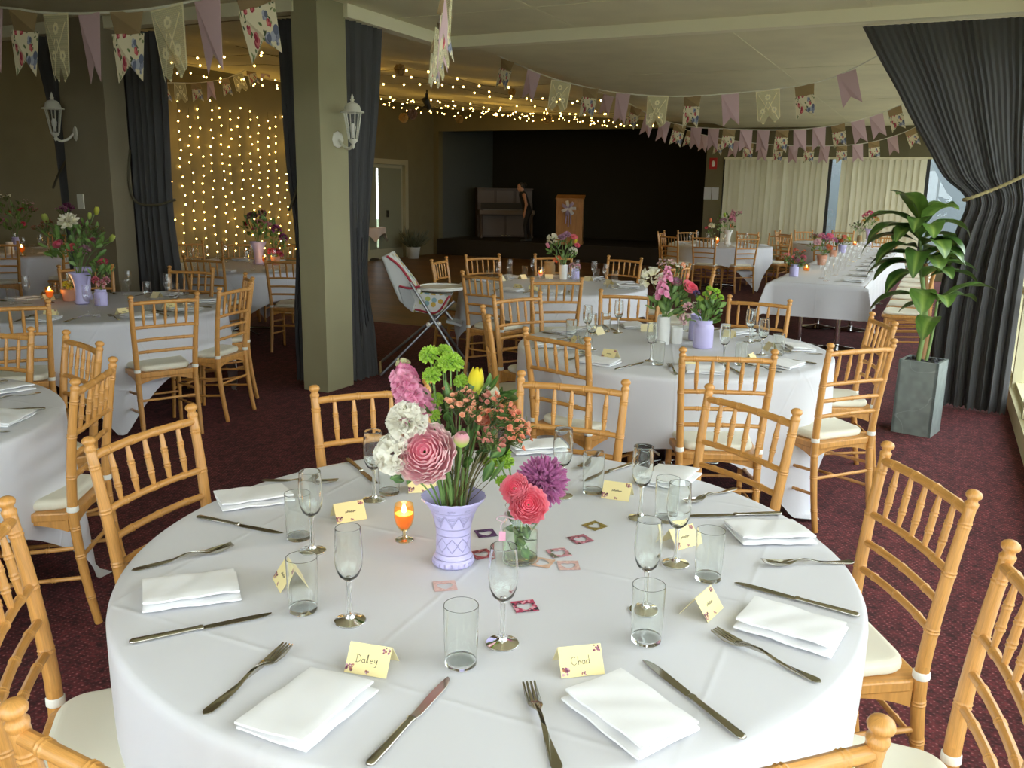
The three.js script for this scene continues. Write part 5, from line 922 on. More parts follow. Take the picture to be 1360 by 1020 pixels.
  const cup = (p, lab) => { const c = thing('candle_tumbler', lab, 'candle', p); mesh('cup', lathe([[0, 0.001], [0.033, 0.001], [0.036, 0.01], [0.038, 0.075], [0.036, 0.0755], [0.034, 0.012], [0, 0.01]], 20), amberGlass, c); mesh('wax', lathe([[0, 0.011], [0.033, 0.012], [0.034, 0.04], [0, 0.04]], 16), waxMat, c); mesh('flame', lathe([[0, 0.042], [0.006, 0.048], [0.007, 0.054], [0.003, 0.066], [0, 0.072]], 8), flameMat, c); const l = new THREE.PointLight(new THREE.Color(1, 0.62, 0.22), 0.04, 0, 2); l.position.set(0, 0.056, 0); l.castShadow = true; l.shadow.radius = 0.3; c.add(l); };
  cup(onTop(1071, 360), 'amber candle cup beside the corner jar on the long table'); cup(onTop(1135, 326), 'amber candle cup at the blinds end of the long table');
}

// ---------------------------------------------------------------- plant in the grey planter
function bigPlant(name, label, base, scale, leaves, spec, lf = 1, wf = 1) {
  const t = thing(name, label, 'plant', base);
  const tops = [];
  for (const [top, r, mat, bend] of spec) { const e = V3(...top).multiplyScalar(scale); tops.push(e); mesh('trunk', bar([V3(e.x * 0.3, 0, e.z * 0.3), V3(e.x * 0.2 + bend, e.y * 0.35, e.z * 0.3), V3(e.x * 0.7 + bend * 0.5, e.y * 0.7, e.z * 0.7), e], (q) => r * (1.15 - 0.35 * q) * scale, 10, 20), mat, t); }
  for (const [ti, h, az, el, len, wid, bend, tone] of leaves) {
    const top = tops[ti], p = V3(top.x * h, top.y * h, top.z * h), a = az * Math.PI / 180, dir = V3(Math.cos(a) * Math.cos(el), Math.sin(el), Math.sin(a) * Math.cos(el));
    const pb = new Patches(), side = V3(-Math.sin(a), 0, Math.cos(a)), L = len * scale * lf, w = wid * scale * wf, ca = mixc(lin('#23401a'), lin('#44692a'), tone), cb = mixc(lin('#3c6526'), lin('#86a746'), tone), stalk = 0.14;
    let pts = [], cur = p.clone(), ang = el; const n = 12; for (let i = 0; i <= n; i++) { pts.push(cur.clone()); const d = V3(Math.cos(a) * Math.cos(ang), Math.sin(ang), Math.sin(a) * Math.cos(ang)); cur = cur.clone().addScaledVector(d, L / n); ang -= bend / n * (0.5 + i / n); }
    pb.patch(6, n, (s, q) => { const i = Math.min(n, Math.round(q * n)), c = pts[i], ww = w * (q < stalk ? 0.08 : 0.08 + 0.92 * Math.pow(Math.sin(Math.PI * Math.pow((q - stalk) / (1 - stalk), 0.75)), 0.75)), o = side.clone().multiplyScalar(s * ww), up = 0.32 * ww * Math.abs(s) + 0.05 * ww * Math.sin(q * 16 + s * 3); return [c.x + o.x, c.y + up, c.z + o.z]; }, (s, q) => (Math.abs(s) < 0.12 ? mixc(cb, lin('#9db35a'), 0.6) : mixc(ca, cb, 0.5 + 0.5 * Math.sin(q * 20 + Math.abs(s) * 9) * 0.4)), null);
    mesh('leaf', pb.build(), leafGloss, t);
  }
  return t;
}
const leafGloss = phys([1, 1, 1], 0.38, { vertexColors: true, side: THREE.DoubleSide, clearcoat: 0.25, clearcoatRoughness: 0.3 });
{
  const pl = P(1225, 580), pr = P(1251, 573), pb = P(1180, 572), ctr = pr.clone().add(pb).multiplyScalar(0.5), d = pl.clone().sub(pb), yaw = Math.atan2(-d.z, d.x), w = 0.265, h = 0.53;
  const concTex = dataTex(256, (x, y) => { let a = 0.85 + 0.1 * (N16(x, y) - 0.5) + 0.08 * (N4(x, y) - 0.5); const v = Math.abs(N4(x * 1.0, y) - 0.5); if (v < 0.008) a += 0.15; return [a, a * 1.02, a * 1.0]; }, true, [2, 2]);
  const t = thing('planter', 'tall square grey planter standing before the tied-back curtain', 'planter', V3(ctr.x, 0, ctr.z), yaw), cm = std([0.36, 0.40, 0.39], 0.38, { map: concTex }), th = 0.018;
  for (let i = 0; i < 4; i++) mesh('panel', at(boxG(w, h, th), 0, h / 2, 0, 0, 0).translate(0, 0, w / 2 - th / 2).rotateY(i * Math.PI / 2), cm, t);
  mesh('soil', boxG(w - 0.04, 0.05, w - 0.04).translate(0, h - 0.06, 0), M.black, t);
  const peb = []; for (let i = 0; i < 90; i++) peb.push(at(new THREE.IcosahedronGeometry(rr(0.011, 0.02), 1).scale(1, 0.7, 1), rr(-0.105, 0.105), h - 0.028 + rr(0, 0.02), rr(-0.105, 0.105), rr(0, 3), rr(0, 3)));
  const pe = mesh('black_pebbles', merge(peb), M.pebbles, t); pe.userData.kind = 'stuff';
  const base = V3(ctr.x, h - 0.03, ctr.z), Zp = ctr.z, hp = (px, py) => PZ(px, py, Zp).sub(base);
  const bark = std([0.40, 0.22, 0.10], 0.8, { map: grainTex }), green = std([0.20, 0.30, 0.09], 0.6);
  // leaves as [stem, share of its height, heading, rise, length, half width, droop, tone]
  const LV = []; const extra = [[0.96, 120], [0.9, 225], [0.86, 45], [0.8, 120], [0.76, 60], [0.7, 200], [0.88, 140], [0.82, 330], [0.74, 20], [0.62, 80]]; const tA = hp(1222, 300), tB = hp(1243, 400), tC = hp(1232, 350);
  const add = (i, h, az, el, len, wid, bend, tone) => LV.push([i, h, az, el, len, wid, bend, tone]);
  add(0, 1, 200, 1.25, 0.30, 0.055, 1.2, 0.75); add(0, 1, 150, 1.2, 0.34, 0.06, 1.6, 0.7); add(0, 0.99, -20, 1.1, 0.32, 0.055, 1.9, 0.6); add(0, 0.98, 60, 1.1, 0.3, 0.06, 1.8, 0.85);
  add(0, 0.97, 185, 0.75, 0.40, 0.05, 2.0, 0.35); add(0, 0.93, 170, 0.55, 0.40, 0.055, 1.9, 0.15); add(0, 0.88, 195, 0.45, 0.40, 0.05, 2.0, 0.1); add(0, 0.95, 20, 0.7, 0.34, 0.06, 2.3, 0.4); add(0, 0.9, 350, 0.5, 0.30, 0.055, 2.2, 0.3);
  add(0, 0.83, 160, 0.35, 0.38, 0.05, 1.7, 0.1); add(0, 0.78, 205, 0.3, 0.36, 0.05, 1.8, 0.1); add(0, 0.92, 100, 0.8, 0.34, 0.06, 2.2, 0.55); add(0, 0.85, 80, 0.6, 0.30, 0.055, 2.3, 0.5); add(0, 0.9, 260, 0.6, 0.32, 0.05, 2.0, 0.3);
  add(0, 0.72, 175, 0.25, 0.34, 0.045, 1.6, 0.1); add(0, 0.66, 150, 0.2, 0.36, 0.045, 1.5, 0.1); add(2, 1, 95, 0.7, 0.28, 0.06, 2.4, 0.8); add(2, 0.97, 40, 0.8, 0.26, 0.05, 2.0, 0.7); add(2, 0.93, 10, 0.5, 0.32, 0.045, 1.4, 0.45); add(2, 0.85, 0, 0.45, 0.36, 0.045, 1.5, 0.35);
  add(1, 1, 15, 0.75, 0.36, 0.045, 1.4, 0.45); add(1, 0.98, 100, 0.7, 0.26, 0.05, 2.0, 0.6); add(1, 0.93, 345, 0.6, 0.32, 0.045, 1.5, 0.35); add(1, 0.75, 130, 0.1, 0.26, 0.05, 1.9, 0.6); add(0, 0.55, 110, -0.1, 0.26, 0.055, 1.5, 0.65); add(0, 0.5, 185, 0.15, 0.34, 0.045, 1.3, 0.1); add(1, 0.9, 200, 0.3, 0.24, 0.045, 1.5, 0.3);
  for (const [h, az] of extra) add(0, h, az, rr(0.3, 0.8), rr(0.3, 0.4), 0.05, rr(1.6, 2.2), rr(0.1, 0.5));
  bigPlant('potted_plant', 'broad-leaved dracaena plant growing in the grey planter', base, 1, LV, [[[tA.x, tA.y, 0.0], 0.016, green, 0.0], [[tB.x, tB.y, 0.02], 0.011, green, 0.02], [[tC.x, tC.y, -0.03], 0.022, bark, 0.01]], 1.12, 1.6);
  const q = W(0.35, 0, 10.2); const t2 = thing('planter', 'dark pot standing behind the tied-back curtain', 'planter', q); mesh('pot', lathe([[0, 0], [0.13, 0], [0.17, 0.4], [0.18, 0.42], [0.16, 0.42], [0.12, 0.05], [0, 0.04]], 24), M.concrete, t2);
  const L2 = []; for (let i = 0; i < 26; i++) L2.push([i % 2, rr(0.55, 1), i * 137, rr(0.3, 1.1), rr(0.16, 0.24), rr(0.05, 0.07), rr(0.6, 1.4), rr(0.2, 0.9)]);
  bigPlant('potted_plant', 'round-leaved green plant behind the tied-back curtain', V3(q.x, 0.38, q.z), 1, L2, [[[0.02, 1.15, 0], 0.014, bark, 0.02], [[-0.08, 0.95, 0.05], 0.012, bark, -0.02]]);
}

// ---------------------------------------------------------------- bunting
const floralTex = canvasTex(256, 256, (g, w, h) => {
  g.fillStyle = '#efe3bf'; g.fillRect(0, 0, w, h);
  for (let i = 0; i < 60; i++) { g.fillStyle = pick(['#6d7a48', '#4d5a38', '#8a9460']); g.beginPath(); g.ellipse(rr(0, w), rr(0, h), rr(6, 16), rr(3, 7), rr(0, 3), 0, 7); g.fill(); }
  for (let i = 0; i < 15; i++) { const x = rr(0, w), y = rr(0, h), r = rr(16, 34), c = pick([['#c9545c', '#e07f7c', '#a83a48'], ['#d98a86', '#eab1a6', '#c0686a'], ['#8f93a8', '#b3b6c4', '#6d7288']]); for (let k = 0; k < 9; k++) { g.fillStyle = c[k % 3]; g.beginPath(); g.arc(x + rr(-r, r) * 0.45, y + rr(-r, r) * 0.45, r * rr(0.25, 0.6), 0, 7); g.fill(); } }
});
const laceTex = canvasTex(256, 320, (g, w, h) => {
  g.clearRect(0, 0, w, h); g.fillStyle = 'rgba(236,228,190,0.42)'; g.fillRect(0, 0, w, h); g.strokeStyle = 'rgba(244,238,206,0.95)'; g.fillStyle = 'rgba(244,238,206,0.95)';
  for (let y = 0; y < h; y += 9) for (let x = (y / 9 % 2) * 5; x < w; x += 10) { g.globalAlpha = 0.55; g.beginPath(); g.arc(x, y, 2.6, 0, 7); g.fill(); } g.globalAlpha = 1;
  const fl = (x, y, r) => { for (let k = 0; k < 7; k++) { g.beginPath(); g.arc(x + Math.cos(k * 0.9) * r, y + Math.sin(k * 0.9) * r, r * 0.5, 0, 7); g.fill(); } };
  g.lineWidth = 9; g.beginPath(); g.moveTo(30, 40); g.lineTo(w / 2, 190); g.lineTo(w - 30, 40); g.stroke(); g.beginPath(); g.moveTo(18, 300); g.lineTo(w / 2 - 10, 120); g.moveTo(w - 18, 300); g.lineTo(w / 2 + 10, 120); g.stroke();
  fl(64, 200, 20); fl(w - 64, 200, 20); fl(w / 2, 70, 20); g.lineWidth = 14; g.strokeRect(2, 2, w - 4, h - 4);
});
const laceMat = std([0.95, 0.93, 0.82], 0.9, { map: laceTex, transparent: true, side: THREE.DoubleSide }), floralMat = std([0.92, 0.92, 0.92], 0.9, { map: floralTex, side: THREE.DoubleSide });
function flagGeo(w, h, notch, scallop, y0 = 0) {
  const s = new THREE.Shape(); s.moveTo(-w / 2, -y0); s.lineTo(-w / 2, -h);
  if (scallop) { const q = (x0, x1, ya, yb) => { const n = 3; for (let k = 1; k <= n; k++) { const xa = lerp(x0, x1, (k - 1) / n), xb = lerp(x0, x1, k / n), a = lerp(ya, yb, (k - 1) / n), b = lerp(ya, yb, k / n); s.quadraticCurveTo((xa + xb) / 2, (a + b) / 2 - 0.018, xb, b); } }; s.lineTo(-w / 2, -h * 0.86); q(-w / 2, -w * 0.25, -h * 0.86, -h * 1.0); q(-w * 0.25, 0, -h * 1.0, -h + notch); q(0, w * 0.25, -h + notch, -h * 1.0); q(w * 0.25, w / 2, -h * 1.0, -h * 0.86); }
  else { s.lineTo(0, -h + notch); s.lineTo(w / 2, -h); }
  s.lineTo(w / 2, -y0); s.lineTo(-w / 2, -y0);
  const g = new THREE.ExtrudeGeometry(s, { depth: 0.0012, bevelEnabled: false, curveSegments: 4 }), p = g.attributes.position, uv = g.attributes.uv;
  for (let i = 0; i < p.count; i++) { const x = p.getX(i), y = p.getY(i); uv.setXY(i, x / w + 0.5, 1 + y / h); p.setZ(i, p.getZ(i) + 0.03 * Math.pow(-y / h, 2) * Math.sin(x / w * 2.2)); }
  g.computeVertexNormals(); return g;
}
const FL = { lace: flagGeo(0.215, 0.29, 0.07, true), pink: flagGeo(0.16, 0.29, 0.075, false), floral: flagGeo(0.17, 0.29, 0.07, false, 0.09), band: flagGeo(0.17, 0.095, 0, false) };
function garland(label, pts, seq, gap, scale = 1, off = 0.1, flip = 0) {
  const t = thing('bunting_garland', label, 'bunting', pts[0].clone()), rel = pts.map((p) => p.clone().sub(pts[0])), cv = new THREE.CatmullRomCurve3(rel, false, 'centripetal'), L = cv.getLength();
  mesh('string', bar(rel, 0.006 * scale, 5, Math.ceil(L * 10)), M.string, t);
  let s = off, i = 0;
  while (s < L - 0.06) {
    const k = seq[i % seq.length], q = cv.getPointAt(s / L), tan = cv.getTangentAt(s / L), yaw = Math.atan2(-tan.z, tan.x) + rr(-0.2, 0.2) + flip, f = new THREE.Group(); f.name = 'flag'; t.add(f); f.position.copy(q); f.rotation.order = 'YXZ'; f.rotation.set(rr(-0.06, 0.06), yaw, Math.atan2(tan.y, Math.hypot(tan.x, tan.z)) * 0.8 + rr(-0.06, 0.06)); f.scale.setScalar(scale);
    if (k === 'floral') { mesh('floral_panel', FL.floral, floralMat, f); mesh('hessian_band', FL.band, M.hessian, f).position.z = 0.001; } else mesh(k === 'lace' ? 'lace_panel' : 'pink_panel', FL[k], k === 'lace' ? laceMat : M.pinkFlag, f);
    s += gap * scale * rr(0.93, 1.07); i++;
  }
  return t;
}
const order = ['lace', 'floral', 'pink'];
garland('bunting of lace, floral and pink flags below the long beam', [[661, 74], [700, 91], [740, 106], [820, 123], [900, 128], [960, 125], [1040, 117], [1086, 109], [1125, 95], [1185, 64]].map(([x, y]) => PV(x, y, 8.4)), ['floral', 'pink', 'lace'], 0.335, 1, 0.13);
garland('bunting of lace, floral and pink flags before the wide column', [[-90, -2], [-30, 7], [20, 12], [60, 17], [110, 18], [190, 13], [262, 0], [330, -22], [400, -50]].map(([x, y]) => PV(x, y, 4.1)), ['lace', 'pink', 'floral'], 0.224, 1.45, 0.30);
garland('bunting seen end-on between the pillar and table', [PZ(597, -60, -3.6), PZ(590, -12, -4.2), PZ(585, 22, -5.0), PZ(579, 48, -5.9), PZ(574, 66, -6.9)], ['lace', 'pink', 'floral'], 0.3, 1, 0.1);
garland('farther bunting of mostly pink flags across the low ceiling', [[770, 114], [828, 134], [870, 156], [915, 168], [960, 171], [1060, 172], [1110, 166], [1150, 157], [1190, 142], [1230, 122]].map(([x, y]) => PV(x, y, 11.6)), ['pink', 'pink', 'floral'], 0.23, 0.95, 0.45);
garland('farthest bunting of pink and floral flags above the blinds', [[895, 166], [930, 178], [1000, 190], [1080, 194], [1150, 190], [1200, 176], [1240, 156]].map(([x, y]) => PV(x, y, 15.0)), ['pink', 'floral'], 0.26, 0.95, 0.1);
garland('faint bunting hung above the fairy light curtain', [[195, 112], [225, 110], [262, 110], [300, 104], [332, 90], [372, 70]].map(([x, y]) => PU(x, y, -11.0)), ['floral', 'lace', 'floral', 'pink'], 0.34, 1.0, 0.3);

// ---------------------------------------------------------------- lanterns on pillar and column
function sconce(label, wall, out, lantern) { // wall point, outward heading, lantern offset
  const t = thing('wall_lantern', label, 'lantern', wall, Math.atan2(out.x, out.z));
  mesh('backplate', at(lathe([[0, 0], [0.062, 0], [0.066, 0.006], [0.055, 0.014], [0.03, 0.02], [0, 0.022]], 8), 0, 0, 0, Math.PI / 2), M.lampWhite, t);
  mesh('arm', bar([V3(0, 0, 0.02), V3(0, -0.05, 0.07), V3(0, -0.07, 0.13), V3(0, -0.04, 0.17)], 0.011, 8), M.lampWhite, t);
  const hx = 6, z = 0.17;
  mesh('finial_base', at(lathe([[0, -0.075], [0.008, -0.065], [0.014, -0.05], [0.01, -0.04], [0.02, -0.028], [0.034, -0.015], [0.036, 0.0]], 12), 0, 0, z), M.lampWhite, t);
  for (let i = 0; i < hx; i++) { const a = i / hx * 6.283; mesh('bar', bar([V3(Math.cos(a) * 0.036, 0, z + Math.sin(a) * 0.036), V3(Math.cos(a) * 0.068, 0.2, z + Math.sin(a) * 0.068)], 0.0045, 5), M.lampWhite, t); }
  mesh('glass', at(new THREE.CylinderGeometry(0.064, 0.034, 0.2, hx, 1, true), 0, 0.1, z, 0, Math.PI / 6), M.glass, t);
  mesh('bulb', at(lathe([[0, 0.01], [0.012, 0.012], [0.012, 0.04], [0.02, 0.06], [0.024, 0.09], [0.016, 0.115], [0, 0.12]], 12), 0, 0, z), std([0.75, 0.74, 0.68], 0.4), t);
  mesh('roof', at(lathe([[0.094, 0.198], [0.094, 0.206], [0.07, 0.214], [0.058, 0.25], [0.04, 0.268], [0.018, 0.275], [0.012, 0.285], [0.018, 0.295], [0.01, 0.306], [0.012, 0.314], [0.004, 0.335], [0, 0.345]], hx * 2), 0, 0, z), M.lampWhite, t);
}
sconce('white lantern fixed to the square pillar', W(-4.4, 2.02, 5.78), W(1, 0, -0.12).normalize());
sconce('white lantern fixed to the wide column', W(-7.07, 2.08, 5.5), W(-0.45, 0, -1).normalize());

// ---------------------------------------------------------------- fairy lights
const bulbMat = std([1, 0.8, 0.4], 0.5, { emissive: new THREE.Color(1.0, 0.62, 0.16), emissiveIntensity: 18 });
const bulbG = new THREE.OctahedronGeometry(0.0145, 1);
function lightString(label, pts, gap, group, jitter = 0.03) {
  const t = thing('fairy_light_string', label, 'fairy lights', pts[0], 0, group), rel = pts.map((p) => p.clone().sub(pts[0])), cv = new THREE.CatmullRomCurve3(rel, false, 'centripetal'), L = cv.getLength(), bl = [];
  mesh('wire', bar(rel, 0.0025, 4, Math.ceil(L * 4)), M.wire, t);
  for (let s = rr(0.02, gap); s < L; s += gap * rr(0.85, 1.15)) { const p = cv.getPointAt(s / L); bl.push(bulbG.clone().translate(p.x + rr(-jitter, jitter), p.y - 0.012, p.z + rr(-jitter, jitter))); }
  const b = mesh('light_bulbs', merge(bl), bulbMat, t); b.userData.kind = 'stuff';
  return [t, L];
}
const fairyLamp = (par, off, cd) => { const l = new THREE.PointLight(new THREE.Color(1.0, 0.6, 0.13), cd, 0, 2); l.position.copy(off); l.castShadow = true; l.shadow.radius = 2; par.add(l); };
for (let i = 0; i < 19; i++) {
  const v = 10.2 + i * 0.245, top = 3.1 + rr(-0.06, 0.06) - 0.25 * Math.pow(Math.sin(i * 0.9), 2) * 0.6, u = UL + 0.06, pts = [];
  for (let k = 0; k <= 5; k++) pts.push(W(u + rr(0, 0.03), lerp(top, 0.35, k / 5), v + rr(-0.03, 0.03)));
  const [t] = lightString('vertical string of warm fairy lights on the side wall', pts, 0.155, 'fairy light curtain strings');
  if (i % 3 === 0) for (const h of [2.4, 1.1]) fairyLamp(t, W(u + 0.16, h, v).sub(pts[0]), 0.09);
}
const ceilH = (u) => HC + 0.05 + (-4.4 - u) / 7.75 * 0.53;
let ci = 0;
for (const [uA, vA, uB, vB] of [[-11.6, 9.3, -8.2, 18.6], [-11.6, 12.0, -7.2, 19.2], [-11.6, 14.2, -6.0, 19.3], [-10.6, 8.6, -4.9, 13.4], [-9.2, 8.0, -5.0, 11.2], [-11.6, 16.4, -5.6, 17.4], [-11.4, 17.6, -6.2, 18.4], [-11.5, 18.5, -6.4, 19.2], [-11.6, 15.4, -5.2, 15.6], [-11.6, 11.0, -11.2, 19.0], [-7.8, 8.2, -5.2, 16.8], [-10.4, 13.2, -5.4, 19.0], [-11.5, 19.1, -6.0, 18.9]]) {
  const pts = []; for (let k = 0; k <= 6; k++) { const f = k / 6, u = lerp(uA, uB, f), v = lerp(vA, vB, f); pts.push(W(u + rr(-.12, .12), ceilH(u) - 0.07 - 0.11 * Math.abs(Math.sin(f * 9.4)), v + rr(-.15, .15))); }
  const [t] = lightString('string of warm fairy lights looped below the sloping ceiling', pts, 0.36, 'ceiling fairy light strings', 0.06);
  fairyLamp(t, pts[3].clone().sub(pts[0]).add(V3(0, -0.12, 0)), 0.14);
}
// paper pom-poms under the same ceiling
for (const [px, py, rp, col, lab] of [[531, 91, 9, '#c9b48a', 'cream paper pom-pom high among the fairy lights'], [536, 155, 7.5, '#d8bb86', 'cream paper pom-pom touching a lilac one'], [548, 150, 8, '#8a7787', 'lilac paper pom-pom among the fairy lights'], [610, 157, 6.5, '#c0a672', 'cream paper pom-pom over the stage opening'], [727, 156, 8, '#b59e74', 'cream paper pom-pom beside the low ceiling'], [680, 121, 6, '#c9a86a', 'small cream paper pom-pom behind the pink flag']]) {
  const p = P(px, py, 3.22), k = 1 / pxPerM(p), m = mesh('paper_pompom', mumBloom(rp * k, 150, lin(col), lin(col), 0.3, 3.3).translate(0, -rp * k * 0.25, 0), M.petal); m.position.copy(p); tag(m, lab, 'pom-pom');
}
{ // small black stage lamp under the ceiling
  const p = P(567, 128, 3.3), t = thing('stage_spotlight', 'small black spotlight hanging among the fairy lights', 'spotlight', p.clone());
  mesh('bracket', merge([boxG(0.05, 0.1, 0.05), bar([V3(0, 0.02, 0), V3(0, 0.25, 0)], 0.015, 6)]), M.black, t); mesh('can', at(lathe([[0, -0.1], [0.05, -0.1], [0.06, 0.06], [0.055, 0.1], [0, 0.1]], 14), 0.0, -0.12, 0.0, 0.5, 0, 0.35), M.black, t); mesh('barn_door', at(boxG(0.16, 0.008, 0.08), -0.06, -0.2, 0.05, 0.6, 0, 0.5), M.black, t);
}
// ---------------------------------------------------------------- high chair
{
  const t = thing('high_chair', 'folding high chair with polka dot fabric and cream tray', 'high chair', P(560, 492)), o = t.position, Zc = o.z, q = (px, py, dz = 0) => PZ(px, py, Zc + dz).sub(o);
  const tube = std([0.34, 0.35, 0.36], 0.3, { metalness: 0.9 }), plastic = std([0.78, 0.77, 0.70], 0.45), grey = std([0.42, 0.43, 0.43], 0.8), red = std([0.42, 0.03, 0.05], 0.7);
  for (const s of [-0.22, 0.22]) {
    mesh('leg', bar([q(545, 375, s), q(622, 497, s * 1.3).setY(0.012)], 0.013, 10, 1), tube, t); mesh('leg', bar([q(603, 400, s), q(506, 497, s * 1.3).setY(0.012)], 0.013, 10, 1), tube, t);
    mesh('knob', at(new THREE.SphereGeometry(0.022, 12, 8), ...q(569, 431, s * 1.1).toArray()), plastic, t); mesh('knob', at(new THREE.SphereGeometry(0.022, 12, 8), ...q(556, 387, s * 1.05).toArray()), plastic, t); mesh('knob', at(new THREE.SphereGeometry(0.022, 12, 8), ...q(583, 430, s * 1.1).toArray()), plastic, t);
  }
  mesh('floor_bar', bar([q(506, 497, -0.29).setY(0.014), q(506, 497, 0.29).setY(0.014)], 0.013, 8, 1), tube, t); mesh('floor_bar', bar([q(622, 497, -0.29).setY(0.014), q(622, 497, 0.29).setY(0.014)], 0.013, 8, 1), tube, t);
  const dots = canvasTex(512, 512, (g, w, h) => { g.fillStyle = '#e9e8e2'; g.fillRect(0, 0, w, h); for (let i = 0; i < 34; i++) { g.fillStyle = ['#b3262f', '#c9cf6a', '#8fb3bd', '#d8b04a', '#b9c7b8'][i % 5]; g.beginPath(); g.arc((i * 97) % w, (i * 173) % h, 20 + (i % 3) * 8, 0, 7); g.fill(); } });
  const fab = std([0.85, 0.85, 0.85], 0.85, { map: dots, side: THREE.DoubleSide });
  const shell = (path, half, th) => { const s = new THREE.Shape(path.map((p) => new THREE.Vector2(p.x, p.y))); const g = new THREE.ExtrudeGeometry(s, { depth: half * 2, bevelEnabled: true, bevelSize: th, bevelThickness: th, bevelSegments: 2 }); const uv = g.attributes.uv; for (let i = 0; i < uv.count; i++) uv.setXY(i, uv.getX(i) * 2.4, uv.getY(i) * 2.4); return g.translate(0, 0, -half); };
  mesh('backrest', shell([q(514, 341), q(518, 339), q(548, 376), q(556, 392), q(551, 408), q(536, 395), q(524, 368)], 0.17, 0.02), std([0.62, 0.63, 0.60], 0.85), t);
  mesh('back_pad', shell([q(517, 343), q(520, 341), q(548, 377), q(553, 388), q(545, 386)], 0.13, 0.03), fab, t);
  mesh('seat', shell([q(551, 408), q(549, 386), q(570, 388), q(598, 391), q(590, 408), q(581, 413)], 0.17, 0.015), fab, t);
  mesh('side_wing', shell([q(533, 378), q(545, 378), q(553, 396), q(550, 409), q(541, 402)], 0.19, 0.008), grey, t);
  mesh('piping', merge([bar([q(514, 340, 0.19), q(530, 353, 0.2), q(547, 376, 0.2), q(556, 390, 0.2)], 0.011, 6), bar([q(551, 411, 0.19), q(580, 415, 0.19), q(597, 393, 0.19)], 0.009, 6), bar([q(514, 340, -0.19), q(530, 353, -0.2), q(547, 376, -0.2)], 0.011, 6)]), red, t);
  mesh('harness', merge([bar([q(530, 380, 0.2), q(545, 383, 0.21), q(558, 380, 0.2)], 0.01, 6), bar([q(540, 370, 0.1), q(553, 384, 0.05)], 0.012, 6)]), red, t);
  const tr = new THREE.Shape(); tr.absellipse(0, 0, 0.205, 0.24, 0, 6.283); mesh('tray', new THREE.ExtrudeGeometry(tr, { depth: 0.008, bevelSize: 0.01, bevelThickness: 0.006, bevelSegments: 3, curveSegments: 28 }).rotateX(-Math.PI / 2).translate(...q(585, 383).toArray()), plastic, t);
  mesh('tray_rim', at(new THREE.TorusGeometry(0.205, 0.012, 8, 40), 0, 0, 0, Math.PI / 2).scale(1, 1, 1.16).translate(...q(585, 381).toArray()), plastic, t);
  mesh('footrest', at(boxG(0.14, 0.02, 0.26), ...q(604, 427).toArray(), 0, 0, -0.25), grey, t); mesh('footrest_arm', bar([q(585, 405), q(600, 425)], 0.015, 6, 1), tube, t);
}
// ---------------------------------------------------------------- far end: piano, lectern, person, pot, little table
{
  const A = W(-11.3, 0.4, 20.75), B = W(-10.05, 0.4, 21.75), d = B.clone().sub(A), mid = A.clone().add(B).multiplyScalar(0.5), t = thing('upright_piano', 'dark wooden upright piano standing across the stage corner', 'piano', mid, Math.atan2(-d.z, d.x)), pm = std([0.085, 0.055, 0.035], 0.5, { map: grainTex }), L = 1.5;
  mesh('case', merge([boxG(L, 0.9, 0.36).translate(0, 0.47, -0.1), boxG(L, 0.38, 0.3).translate(0, 1.08, -0.13)]), pm, t);
  mesh('lid', boxG(L + 0.04, 0.035, 0.36).translate(0, 1.29, -0.12), pm, t); mesh('key_shelf', boxG(L, 0.11, 0.3).translate(0, 0.68, 0.18), std([0.13, 0.09, 0.055], 0.5), t);
  mesh('keyboard', boxG(L - 0.2, 0.02, 0.15).translate(0, 0.745, 0.22), std([0.14, 0.13, 0.10], 0.4), t); mesh('fallboard', at(boxG(L - 0.16, 0.16, 0.02), 0, 0.84, 0.1, -0.25), M.black, t);
  for (const x of [-0.52, 0.0, 0.52]) mesh('panel', boxG(0.44, 0.3, 0.015).translate(x, 1.08, 0.027), std([0.10, 0.07, 0.045], 0.45), t);
  for (const x of [-0.35, 0.35]) mesh('panel', boxG(0.62, 0.5, 0.015).translate(x, 0.32, 0.087), std([0.10, 0.07, 0.045], 0.45), t);
  for (const x of [-L / 2 + 0.06, L / 2 - 0.06]) mesh('leg', lathe([[0.05, 0], [0.05, 0.05], [0.03, 0.08], [0.04, 0.3], [0.03, 0.55], [0.05, 0.62], [0.05, 0.63]], 14).translate(x, 0, 0.27), pm, t);
  for (const x of [-0.08, 0.02, 0.12]) mesh('pedal', boxG(0.03, 0.015, 0.1).translate(x, 0.06, 0.13), std([0.5, 0.4, 0.15], 0.3, { metalness: 1 }), t);
}
